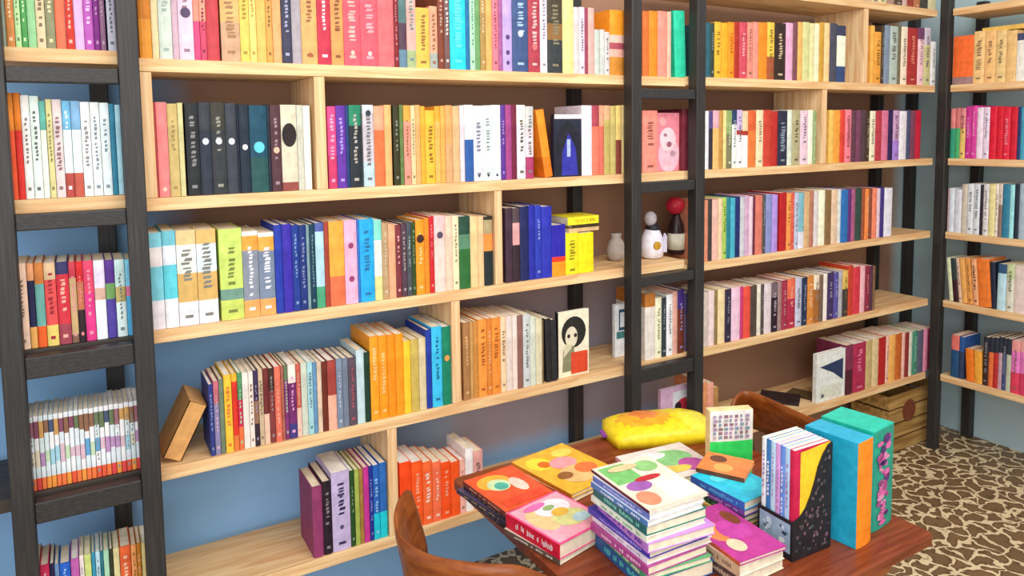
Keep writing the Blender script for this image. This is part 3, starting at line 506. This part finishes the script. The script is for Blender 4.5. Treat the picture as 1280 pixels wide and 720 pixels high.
# ---------------------------------------------------------------- table
TZ = .68
C1 = on_z(1165, 665, TZ); TX0 = on_z(597, 628, TZ).x; TX1 = C1.x; TY0 = C1.y-.01; TY1 = on_z(730, 552, TZ).y
tb = empty('table', ((TX0+TX1)/2, (TY0+TY1)/2, 0)); setp(tb, 'square dark reddish wooden table covered with books and comics', 'table')
hx_, hy_ = (TX1-TX0)/2, (TY1-TY0)/2
def rrect(a, b, r, n=6):
    pts = []
    for cx, cy, s in ((a-r, b-r, 0), (-a+r, b-r, 1), (-a+r, -b+r, 2), (a-r, -b+r, 3)):
        for i in range(n+1): t = math.pi/2*(s+i/n); pts.append((cx+r*math.cos(t), cy+r*math.sin(t)))
    return pts
m = MB(); m.prism(rrect(hx_, hy_, .022), TZ-.024, TZ, TABLEWOOD); m.build('tabletop', tb, bevel=.003)
m = MB(); m.lathe([(.16, TZ-.040), (.16, TZ-.0245)], TABLEWOOD, 24); m.build('support_plate', tb)
m = MB(); m.lathe([(.05, .035), (.045, .08), (.032, .2), (.030, .5), (.045, TZ-.045), (.06, TZ-.0405)], METAL, 20); m.build('pedestal', tb, smooth=True)
for k in range(4):
    m = MB(); tf = Matrix.Rotation(math.pi/4+k*math.pi/2, 4, 'Z'); m.prism([(.04, 0.006), (.30, 0), (.31, .02), (.04, .07)], -.02, .02, METAL, tf=tf @ Matrix.Rotation(math.pi/2, 4, 'X')); m.build('foot', tb, bevel=.003)

# ---------------------------------------------------------------- chairs
def band(path, z0, z1, th, mt, flare=0.0, crest=None):
    """bent veneer band following PATH (plan points), from z0 to z1; crest(i, n) adds to the upper edge"""
    m = MB(); n = len(path); P = [Vector(p) for p in path]
    rows = []
    for i, p in enumerate(P):
        a = P[max(0, i-1)]; b = P[min(n-1, i+1)]; tdir = (b-a).normalized(); nn = Vector((tdir.y, -tdir.x)); c = crest(i/(n-1)) if crest else (0, 0)
        lo, hi = z0+c[1], z1+c[0]; r = []
        for k in range(7):
            f = k/6; z = lo+(hi-lo)*f; o = flare*(f-.5); w = th/2*(1-.5*abs(2*f-1)**4)
            r.append((p+nn*(o+w), z)); 
        r2 = [(p+nn*(flare*(k/6-.5)-th/2*(1-.5*abs(2*k/6-1)**4)), lo+(hi-lo)*k/6) for k in range(6, -1, -1)]
        rows.append([(q.x, q.y, z) for q, z in r+r2])
    k = m.m(mt); base = len(m.v)
    for r in rows: m.v += r
    c = len(rows[0])
    for i in range(n-1):
        for j in range(c):
            a = base+i*c+j; b = base+i*c+(j+1) % c; m.f.append((a, b, b+c, a+c)); m.mi.append(k)
    m.f.append(tuple(base+j for j in reversed(range(c)))); m.mi.append(k); m.f.append(tuple(base+(n-1)*c+j for j in range(c))); m.mi.append(k)
    return m
def catmull(pts, n=8):
    P = [Vector(p) for p in pts]; P = [P[0]*2-P[1]]+P+[P[-1]*2-P[-2]]; out = []
    for i in range(1, len(P)-2):
        for j in range(n):
            t = j/n; a, b, c, d = P[i-1:i+3]
            out.append(.5*((2*b)+(c-a)*t+(2*a-5*b+4*c-d)*t*t+(3*b-a-3*c+d)*t**3))
    out.append(P[-2]); return out
def tube(pts, r, mt, n=10):
    m = MB(); P = [Vector(p) for p in pts]; rings = []
    for i, p in enumerate(P):
        t = (P[min(i+1, len(P)-1)]-P[max(i-1, 0)]).normalized(); u = t.cross(Vector((.3, .2, .9))).normalized(); v = t.cross(u); rr = r[i] if isinstance(r, (list, tuple)) else r
        rings.append(len(m.v)); m.v += [tuple(p+u*rr*math.cos(2*math.pi*k/n)+v*rr*math.sin(2*math.pi*k/n)) for k in range(n)]
    k = m.m(mt)
    for a, b in zip(rings, rings[1:]):
        for i in range(n): j = (i+1) % n; m.f.append((a+i, a+j, b+j, b+i)); m.mi.append(k)
    m.f.append(tuple(rings[0]+i for i in reversed(range(n)))); m.mi.append(k); m.f.append(tuple(rings[-1]+i for i in range(n))); m.mi.append(k); return m
def chair(plan, ztop, hgt, seat_c, rz, label, flare=.03, crest=None):
    e = empty('chair', (seat_c[0], seat_c[1], 0)); setp(e, label, 'chair', None); inv = Matrix.Translation(-e.location)
    def fx(o): o.matrix_parent_inverse = inv; return o
    P = catmull(plan, 7)
    fx(band(P, ztop-hgt, ztop, .014, CHAIRWOOD, flare, crest).build('backrest', e, smooth=True))
    R = Matrix.Rotation(rz, 3, 'Z')
    def loc(x, y, z): v = R @ Vector((x, y, 0)); return (seat_c[0]+v.x, seat_c[1]+v.y, z)
    s = MB(); tf = Matrix.Translation((seat_c[0], seat_c[1], 0)) @ Matrix.Rotation(rz, 4, 'Z')
    s.prism([(x*.95, y) for x, y in rrect(.19, .19, .09)], .425, .442, CHAIRWOOD, tf=tf); fx(s.build('seat', e, bevel=.004))
    for sx, sy in ((-1, -1), (1, -1), (1, 1), (-1, 1)):
        fx(tube([loc(sx*.14, sy*.14, .424), loc(sx*.185, sy*.185, 0.0)], [.013, .010], METAL).build('leg', e, smooth=True))
    for q in (P[int(len(P)*.30)], P[int(len(P)*.70)]):
        fx(tube([(q.x, q.y, ztop-hgt+.03), tuple(Vector((q.x, q.y, .6)).lerp(Vector((seat_c[0], seat_c[1], .5)), .12)), tuple(Vector((q.x, q.y, .42)).lerp(Vector((seat_c[0], seat_c[1], .42)), .38))], .010, METAL).build('back_rod', e, smooth=True))
    return e
CZ = .80
pl = [on_z(x, y, CZ).xy for x, y in ((524, 604), (508, 625), (503, 650), (513, 672), (545, 690), (600, 699), (650, 702), (690, 716))]
c1 = (sum(p.x for p in pl[:7])/7, sum(p.y for p in pl[:7])/7)
chair(pl, CZ, .17, (c1[0]+.12, c1[1]+.09), math.radians(40), 'brown bentwood chair with curved back pulled up to near corner of table',
      crest=lambda t: (-.05*max(0, 1-t/.07)**2, .0))
pl2 = [on_z(x, y, .80).xy for x, y in ((912, 497), (922, 488), (940, 488), (965, 497), (1000, 513), (1035, 527), (1058, 530))]
chair(pl2, .80, .13, (on_z(985, 508, .80).x-.08, on_z(985, 508, .80).y-.13), math.radians(10), 'brown bentwood chair between the table and the bookcase')

# ---------------------------------------------------------------- crate in the corner
def crate():
    p0 = on_z(1120, 556, 0); e = empty('crate', (3.60, 2.14, 0)); setp(e, 'low wooden crate on the floor in the corner under the shelves', 'crate')
    X0, X1, Y0, Y1, H = -.22, .24, -.055, .15, .30; inv = None
    for i in range(4):
        for nm, lo, hi in (('slat', (X0, Y0, .005+i*.075), (X1, Y0+.012, .068+i*.075)), ('slat', (X0, Y1-.012, .005+i*.075), (X1, Y1, .068+i*.075)), ('slat', (X0, Y0+.013, .005+i*.075), (X0+.012, Y1-.013, .068+i*.075)), ('slat', (X1-.012, Y0+.013, .005+i*.075), (X1, Y1-.013, .068+i*.075))):
            m = MB(); m.box(lo, hi, CRATEWOOD); m.build(nm, e)
    m = MB(); m.box((X0+.013, Y0+.013, .0), (X1-.013, Y1-.013, .012), CRATEWOOD); m.build('base', e)
    m = MB(); m.lathe([(.055, -.002), (.055, .001)], mat('7a4028'), 24, tf=Matrix.Translation((-.05, Y0-.002, .2)) @ Matrix.Rotation(math.pi/2, 4, 'X')); m.build('round_emblem', e)
crate()

# ---------------------------------------------------------------- things on the table
def blobs(seed, cols, n=9, big=.22):
    r = random.Random(seed); out = []
    for i in range(n):
        cx, cy = r.uniform(.15, .85), r.uniform(.12, .88); a, b = r.uniform(.06, big), r.uniform(.05, big)
        a = min(a, cx-.02, .98-cx); b = min(b, cy-.02, .98-cy); k = r.randint(5, 9)
        out.append(([(cx+a*math.cos(2*math.pi*j/k)*r.uniform(.7, 1), cy+b*math.sin(2*math.pi*j/k)*r.uniform(.7, 1)) for j in range(k)], r.choice(cols)))
    return out
def place_flat(near, z_top, L, W, T, rz, **kw):
    """lying book whose nearest top corner (local -x, -y) shows at the photo point NEAR when its top is at z_top"""
    p = on_z(near[0], near[1], z_top); v = Matrix.Rotation(rz, 3, 'Z') @ Vector((W/2, L/2, 0))
    return lying_book('magazine' if kw.pop('mag', False) else 'book', (p.x+v.x, p.y+v.y, z_top-T), L, W, T, rz, **kw)
GA = 'books piled on the table'
# main pile: spines towards the near chair, page ends towards the room
STK = [(.006, 'e8d8c0', '501838', 'thin comic with a bright drawing on top of the tall pile', 'a03050'),
       (.012, 'e8e8ec', '6a78c0', 'pale grey book second from the top of the tall pile', 'c0c8f0'),
       (.012, 'dce0e8', '5080c0', 'silver-paged book third from the top of the tall pile', 'e8f0f8'),
       (.020, '20786a', '186868', 'dark teal book with cream pages in the tall pile', '80d0c0'),
       (.013, 'f0f0e0', 'e8f0e0', 'white book under the teal one in the tall pile', '70b088'),
       (.020, 'c890e0', 'c080d8', 'lilac book in the middle of the tall pile', '5038a8'),
       (.014, '4038a8', '4838b0', 'indigo book under the lilac one in the tall pile', 'a898e8'),
       (.013, 'f0ecf4', 'f0e8f4', 'white book below the indigo one in the tall pile', 'b8a8c8'),
       (.018, 'b04890', 'b04890', 'magenta book near the foot of the tall pile', 'f0c0e0'),
       (.013, '60b078', '48a070', 'green book near the foot of the tall pile', 'e0f0d0'),
       (.030, '2c5c98', '2c5c98', 'thick dark blue book with teal marks in the tall pile', '50c0c0')]
tot = sum(s[0]+.0006 for s in STK)
zt_ = TZ+.0006+tot
r_ = random.Random(5); z = zt_; pc = on_z(811, 640, zt_)
for i, (T, cov, sp, lab, ti) in enumerate(STK):
    rz = math.radians(-4+r_.uniform(-3, 3)); L, W = .205+r_.uniform(-.01, .012), .15+r_.uniform(-.008, .01)
    if i == 3: W += .012
    if i > 4: W += .012
    v = Matrix.Rotation(rz, 3, 'Z') @ Vector((W/2, L/2, 0)); jx, jy = (r_.uniform(-.004, .004), r_.uniform(-.004, .004))
    lying_book('book', (pc.x+v.x+jx, pc.y+v.y+jy, z-T), L, W, T, rz, cov, sp, lab, art=[] if i else [(rect(.02, .02, .98, .98), 'f0e4d0'), (rect(.05, .55, .5, .95), '78c070'), (ell(.3, .45, .2, .1), 'a060b0'), (rect(.5, .05, .95, .4), 'e8f0ec'), (ell(.2, .2, .16, .14), 'f09070'), (ell(.55, .55, .22, .05), 'c03038'), (ell(.75, .78, .18, .12), '90c880'), (ell(.4, .85, .25, .06), 'f0c898')], group=GA, title=ti, pages=PAGES_W if i < 3 else PAGES)
    z -= T+.0006

# smaller piles of comics
def pile(near, h0, layers, rz, L, W, seed=1):
    """layers top to bottom: (thickness, cover, spine, label, art, title); the top layer's near corner shows at NEAR"""
    r = random.Random(seed); z = h0; p = on_z(near[0], near[1], z)
    for T, cov, sp, lab, art, ti in layers:
        a = math.radians(rz+r.uniform(-3, 3)); l, w = L*r.uniform(.96, 1.03), W*r.uniform(.96, 1.03)
        v = Matrix.Rotation(a, 3, 'Z') @ Vector((w/2, l/2, 0))
        lying_book('magazine', (p.x+v.x, p.y+v.y, z-T), l, w, T, a, cov, sp, lab, art=art, group=GA, cat='magazine', title=ti)
        z -= T+.0007
    return z
H2 = lambda *t: TZ+.0007+sum(x+.0007 for x in t)
# red comic annual in front of the tall pile, with the pale one beneath it
pile((700, 681), H2(.034, .012), [
    (.034, 'f0508c', 'e01840', 'thick red-spined comic book with a pink cover and white lettering', [(rect(.03, .03, .97, .97), 'f4a8b8'), (ell(.25, .55, .18, .28), 'f8c890'), (ell(.6, .7, .3, .2), 'f0e8f0'), (ell(.62, .38, .28, .2), 'd8d890'), (ell(.6, .55, .14, .1), 'e8b848'), (ell(.75, .28, .16, .1), 'b8d8e0'), (ell(.4, .85, .2, .07), 'e070b0'), (ell(.55, .72, .1, .06), '90b070')], 'f8e0e8'),
    (.012, 'e8e0d0', '6a5a50', 'worn pale magazine underneath the red-spined comic book', [], 'e8e4dc')], 12, .18, .165, 3)
pile((632, 640), H2(.012, .008, .010, .012), [
    (.012, 'e85830', '7a3028', 'orange-red comic with a green and white drawing at the table corner', [(ell(.38, .72, .3, .2), 'f0b040'), (ell(.4, .62, .2, .16), 'c8e0b0'), (ell(.42, .58, .12, .1), '48b0a0'), (ell(.7, .5, .12, .2), 'f0d0c0'), (rect(.1, .06, .9, .24), 'e04828')], 'e0a080'),
    (.008, '403850', '302838', 'thin black comic under the orange-red comic', [], 'a08858'),
    (.010, '584868', '3c3450', 'dark violet comic in the low pile at the table corner', [], 'b0a060'),
    (.012, '282828', '201c20', 'black magazine lowest in the pile at the table corner', [], '706890')], 6, .20, .155, 4)
pile((715, 618), H2(.010, .012), [
    (.010, 'f0b838', 'e08828', 'yellow and orange comic lying behind the orange-red comic', [(ell(.25, .75, .18, .16), 'f8e040'), (ell(.3, .7, .1, .08), 'e07018'), (ell(.55, .6, .22, .14), 'f0a0a8'), (ell(.5, .3, .3, .2), 'e8c080'), (ell(.75, .8, .18, .1), 'f0d860'), (ell(.7, .35, .18, .12), 'e87840'), (ell(.3, .35, .12, .08), '986030')], None),
    (.012, 'e8d0a0', 'c86040', 'orange-edged comic under the yellow and orange one', [], 'f0d8a0')], 8, .24, .19, 5)
pile((818, 606), H2(.010, .012, .014), [
    (.010, 'f0e0d8', 'd8a0b8', 'pale pink and green comic lying between the tall pile and yellow bag', [(ell(.3, .4, .25, .25), 'f0b890'), (ell(.6, .6, .3, .25), '90d088'), (ell(.35, .75, .25, .12), 'f8f0f4'), (ell(.75, .3, .18, .2), 'c058a8'), (ell(.5, .25, .2, .1), 'e8d060'), (ell(.2, .65, .12, .12), 'b078c0')], None),
    (.012, 'd0e8d0', '60a878', 'green-edged comic under the pale pink and green one', [], 'f0f0d8'),
    (.014, 'e8b8c8', 'a05090', 'mauve comic at the bottom behind the tall pile', [], 'f0e0f0')], -8, .18, .22, 6)
pile((931, 628), H2(.020, .014, .014, .010, .012, .010), [
    (.020, '28c8e8', '3868c0', 'bright turquoise book on the pile beside the slipcase', [(ell(.55, .45, .3, .3), '38d8f0'), (ell(.35, .7, .2, .12), '60e0f0')], '60b0e8'),
    (.014, '8850b0', '8048a8', 'violet book under the turquoise one', [], 'c098d8'),
    (.014, '205038', '184830', 'dark green book under the violet one', [], '509060'),
    (.010, 'f0d070', 'e8c868', 'yellow book near the foot of the turquoise-topped pile', [], 'b08040'),
    (.012, '983828', '903020', 'brick red book near the foot of the turquoise-topped pile', [], 'e0a080'),
    (.010, 'c0b090', '605040', 'grey-brown book at the foot of the turquoise-topped pile', [], None)], 4, .17, .13, 7)
pp = on_z(905, 577, H2(.020, .014, .014, .010, .012, .010)+.013)
lying_book('magazine', (pp.x-.005, pp.y-.01, H2(.020, .014, .014, .010, .012, .010)+.0012), .12, .11, .010, .5, 'e88848', '683820', 'small orange and brown booklet lying on the turquoise book', art=[(ell(.3, .5, .2, .2), 'f0b060'), (ell(.7, .7, .18, .18), '703828')], group=GA, cat='magazine')
pile((925, 703), H2(.008, .024, .024), [
    (.008, 'b83890', 'c05030', 'magenta and orange booklet on the pale books in front', [(ell(.25, .6, .2, .25), 'e88850'), (ell(.6, .5, .3, .2), 'c040a0'), (ell(.3, .25, .15, .12), 'f0d0b0'), (ell(.8, .7, .12, .15), '804020')], None),
    (.024, 'ece0d0', 'c8a888', 'thick cream-paged book in front of the turquoise-topped pile', [], '806050'),
    (.024, 'e8d8c4', '503838', 'thick cream-paged book resting on the tabletop beside the tall pile', [], 'c0a890')], -3, .20, .135, 8)
# bright yellow bag of comics at the back
def yellow_bag():
    a, b = on_z(768, 558, TZ), on_z(890, 548, TZ); c = (a+b)/2; e = empty('yellow_bag', (c.x+.03, c.y+.055, TZ)); e.rotation_euler[2] = math.atan2(b.y-a.y, b.x-a.x)
    setp(e, 'shiny yellow bag with orange drawings lying at the back of the table', 'bag')
    m = MB(); nx, ny = 22, 14; Lx, Ly = (b-a).length*1.12, .2; r = random.Random(2); bump = [[r.uniform(-.004, .004) for _ in range(ny+1)] for _ in range(nx+1)]
    cols = [mat('f0d820', .3, 'bag'), mat('f0b030', .3, 'bag'), mat('e88840', .3, 'bag'), mat('f4e848', .3, 'bag')]
    def P(i, j, s):
        u, v = i/nx*2-1, j/ny*2-1; k = max(0, 1-abs(u)**3.2)*max(0, 1-abs(v)**2.6); z = .022+s*(.003+.036*k**.6)+(bump[i][j]*k if s > 0 else 0)
        return (u*Lx/2*(1-.10*v*v), v*Ly/2*(1-.12*u*u), max(.0008, z if s > 0 else .001+.02*(1-k)*0))
    for s in (1, -1):
        for i in range(nx):
            for j in range(ny):
                q = [P(i, j, s), P(i+1, j, s), P(i+1, j+1, s), P(i, j+1, s)]; u, v = (i+.5)/nx, (j+.5)/ny
                mt = cols[0]
                if s > 0:
                    if (u-.35)**2/.06+(v-.5)**2/.10 < 1: mt = cols[1]
                    if (u-.38)**2/.02+(v-.62)**2/.03 < 1: mt = cols[2]
                    if (u-.8)**2/.02+(v-.4)**2/.12 < 1: mt = cols[3]
                m.face(q if s > 0 else q[::-1], mt)
    for i in range(nx):
        for j0 in (0, ny): q = [P(i, j0, 1), P(i+1, j0, 1), P(i+1, j0, -1), P(i, j0, -1)]; m.face(q if j0 else q[::-1], cols[0])
    for j in range(ny):
        for i0 in (0, nx): q = [P(i0, j, 1), P(i0, j+1, 1), P(i0, j+1, -1), P(i0, j, -1)]; m.face(q if not i0 else q[::-1], cols[0])
    o = m.build('bag_body', e); bm = bmesh.new(); bm.from_mesh(o.data); bmesh.ops.remove_doubles(bm, verts=bm.verts, dist=1e-5); bmesh.ops.recalc_face_normals(bm, faces=bm.faces); bm.to_mesh(o.data); bm.free()
    for p in o.data.polygons: p.use_smooth = True
    t = MB(); t.box((-Lx/2-.012, -.02, .012), (-Lx/2+.02, .02, .018), mat('9040a8', .4)); t.build('purple_tag', e)
yellow_bag()
# green and white picture book standing behind the turquoise pile
def upright(near, right, vlen, H, name, label, cover, spine, cat='book', marks=(), side=None, bands=None):
    a, b = on_z(*near, TZ+.001), on_z(*right, TZ+.001); w = (b-a).length; rz = math.atan2(b.y-a.y, b.x-a.x)
    c, p = book_mb(w, vlen, H, bands or [(1, spine)], random.Random(4), None, ()); sm = mat(spine)
    c.box((-.0006, .0005, 0), (-.0001, vlen, H), mat(cover, .35)); c.box((w+.0001, .0005, 0), (w+.0006, vlen, H), mat(side or cover, .35))
    for poly, hx in marks: c.face([(u*w, -.0044-.0002*len(c.f) % .001, v*H) for u, v in poly], mat(hx))
    c.box((-.0006, .0003, H), (w+.0006, vlen, H+.0008), mat(cover, .35))
    o = c.build(name); o.matrix_world = Matrix.Translation(a) @ Matrix.Rotation(rz, 4, 'Z'); setp(o, label, cat, None); p.build('pages', o); return o
def panel_h(px, ytop, base): return on_y(px, ytop, base.y).z-TZ-.001
b1 = on_z(890, 603, TZ); 
r2 = random.Random(9); mk = []
for i in range(7):
    for j in range(6):
        mk.append((rect(.06+i*.125, .62+j*.058, .06+i*.125+r2.uniform(.05, .1), .62+j*.058+.04), r2.choice(['a890b0', '8098a8', 'b8b0b8', '90707c'])))
upright((887, 604), (940, 600), .03, panel_h(890, 514, b1), 'picture_book', 'bright green picture book with a mottled white top standing behind the piles', 'f0d8a0', '38e068', marks=mk, bands=[(.42, 'f0ece8'), (1, '34dc64')])
b2 = on_z(1066, 687, TZ)
upright((1070, 687), (1088, 675), .13, panel_h(1066, 556, b2), 'book', 'thick turquoise book with an orange spine standing beside the slipcase', '20a8cc', 'f88a18', bands=[(1, 'f88a18')])
b3 = on_z(1089, 666, TZ)
mk = [(ell(r2.uniform(.22, .62), r2.uniform(.06, .92), r2.uniform(.08, .2), r2.uniform(.015, .06), r2.randint(5, 9)), r2.choice(['d868a8', 'b050a0', '583070', 'e090b8', 'a84888'])) for _ in range(46)]
upright((1090, 666), (1114, 649), .13, panel_h(1092, 541, b3), 'book', 'tall teal book with a pink and purple patterned spine at the row end', '20c0a8', '289880', marks=mk)
def slipcase():
    a, bl, br = on_z(990, 703, TZ+.0006), on_z(947, 690, TZ+.0006), on_z(1038, 683, TZ+.0006)
    Dp = (br-a).length; rz = math.atan2(br.y-a.y, br.x-a.x); n = Vector((-math.sin(rz), math.cos(rz), 0)); Wd = next(k/1000 for k in range(40, 260) if proj(a+n*(k/1000))[0] < 947); H = panel_h(991, 566, a)
    e = empty('slipcase', tuple(a), rz); setp(e, 'black floral slipcase with a curved cut side standing on the table', 'slipcase')
    BK = mat('1c1a20', .5); t = .0025
    poly = [(0, 0), (Dp, 0), (Dp, .985*H), (.9*Dp, .975*H), (.76*Dp, .90*H), (.64*Dp, .80*H), (.56*Dp, .68*H), (.45*Dp, .55*H), (.33*Dp, .45*H), (.18*Dp, .385*H), (0, .36*H)]
    def side(v0, name):
        m = MB(); tf = Matrix.Translation((0, v0+t, 0)) @ Matrix.Rotation(math.pi/2, 4, 'X'); m.prism(poly, 0, t, BK, tf=tf)
        if v0 == 0:
            r = random.Random(12)
            for i in range(90):
                u, z = r.uniform(.06, .94)*Dp, r.uniform(.04, .93)*H; f = interp([(p[0], p[1]) for p in sorted([q for q in poly if q[1] > 0])], u)
                if z > f-.012: continue
                k = r.randint(4, 6); s = r.uniform(.003, .0065); w = r.uniform(0, 6)
                m.face([(u+s*math.cos(w+2*math.pi*j/k)*r.uniform(.5, 1.2), -.0004, z+s*math.sin(w+2*math.pi*j/k)*r.uniform(.5, 1.2)) for j in range(k)], mat(r.choice(['4a4448', '584c50', '6a5a60', '3a4a48', '705060'])))
        return m.build(name, e)
    side(0, 'case_side'); side(Wd-t, 'case_side')
    m = MB(); m.box((0, t+.0001, 0), (Dp, Wd-t-.0001, t), BK); m.build('case_bottom', e)
    m = MB(); m.box((Dp-t, t+.0001, t), (Dp, Wd-t-.0001, .985*H), BK); m.build('case_back', e)
    m = MB(); m.box((0, t+.0001, t+.0001), (t, Wd-t-.0001, .36*H), BK)
    m.face([(-.0005, Wd*.94, H*.06), (-.0005, Wd*.06, H*.06), (-.0005, Wd*.06, H*.33), (-.0005, Wd*.94, H*.33)], mat('98b0c8'))
    r = random.Random(8)
    for i in range(16):
        v, z, s = r.uniform(.15, .85)*Wd, r.uniform(.08, .29)*H, r.uniform(.004, .009); k = 6
        m.face([(-.001-.0001*i, v+s*math.cos(2*math.pi*j/k)*r.uniform(.5, 1.2), z+s*math.sin(2*math.pi*j/k)*r.uniform(.4, 1)) for j in range(k, 0, -1)], mat(r.choice(['c8d8e8', '283848', '5a7890', 'e0e8f0', '384858'])))
    m.build('case_front', e)
    cols = [('e8f0f0', 'white'), ('3878b8', 'blue'), ('b8dcf0', 'pale blue'), ('d8a0dc', 'pink'), ('6890e0', 'cornflower blue'), ('b0d4f4', 'sky blue'), ('c81848', 'crimson')]
    w = (Wd-2*t-.001)/len(cols); Rm = Matrix.Translation(a) @ Matrix.Rotation(rz, 4, 'Z')
    for i, (hx, nm) in enumerate(cols):
        c, p = book_mb(w-.0004, Dp-2*t-.0065, H-t-.001, [(.5, hx), (.75, hx), (1, hx)], random.Random(i), 'f0f0f8' if i in (1, 4) else 'a888c0' if i < 6 else None, gap=.0008)
        if i == 6:
            dp = Dp-2*t-.0065; hh = H-t-.001; c.face([(w-.0003, .16*dp, 0), (w-.0003, dp, 0), (w-.0003, dp, hh*.995), (w-.0003, .16*dp, hh*.97)], mat('f4c828'))
        o = c.build('book'); v = Wd-t-.0005-i*w
        o.matrix_world = Rm @ Matrix.Translation((t+.001, v, t+.0005)) @ Matrix.Rotation(-math.pi/2, 4, 'Z') if False else Rm @ Matrix(((0, 1, 0, t+.0048), (-1, 0, 0, v), (0, 0, 1, t+.0006), (0, 0, 0, 1)))
        setp(o, f'{nm} volume of the set inside the black slipcase', 'book', 'book set in the slipcase'); p.build('pages', o)
slipcase()
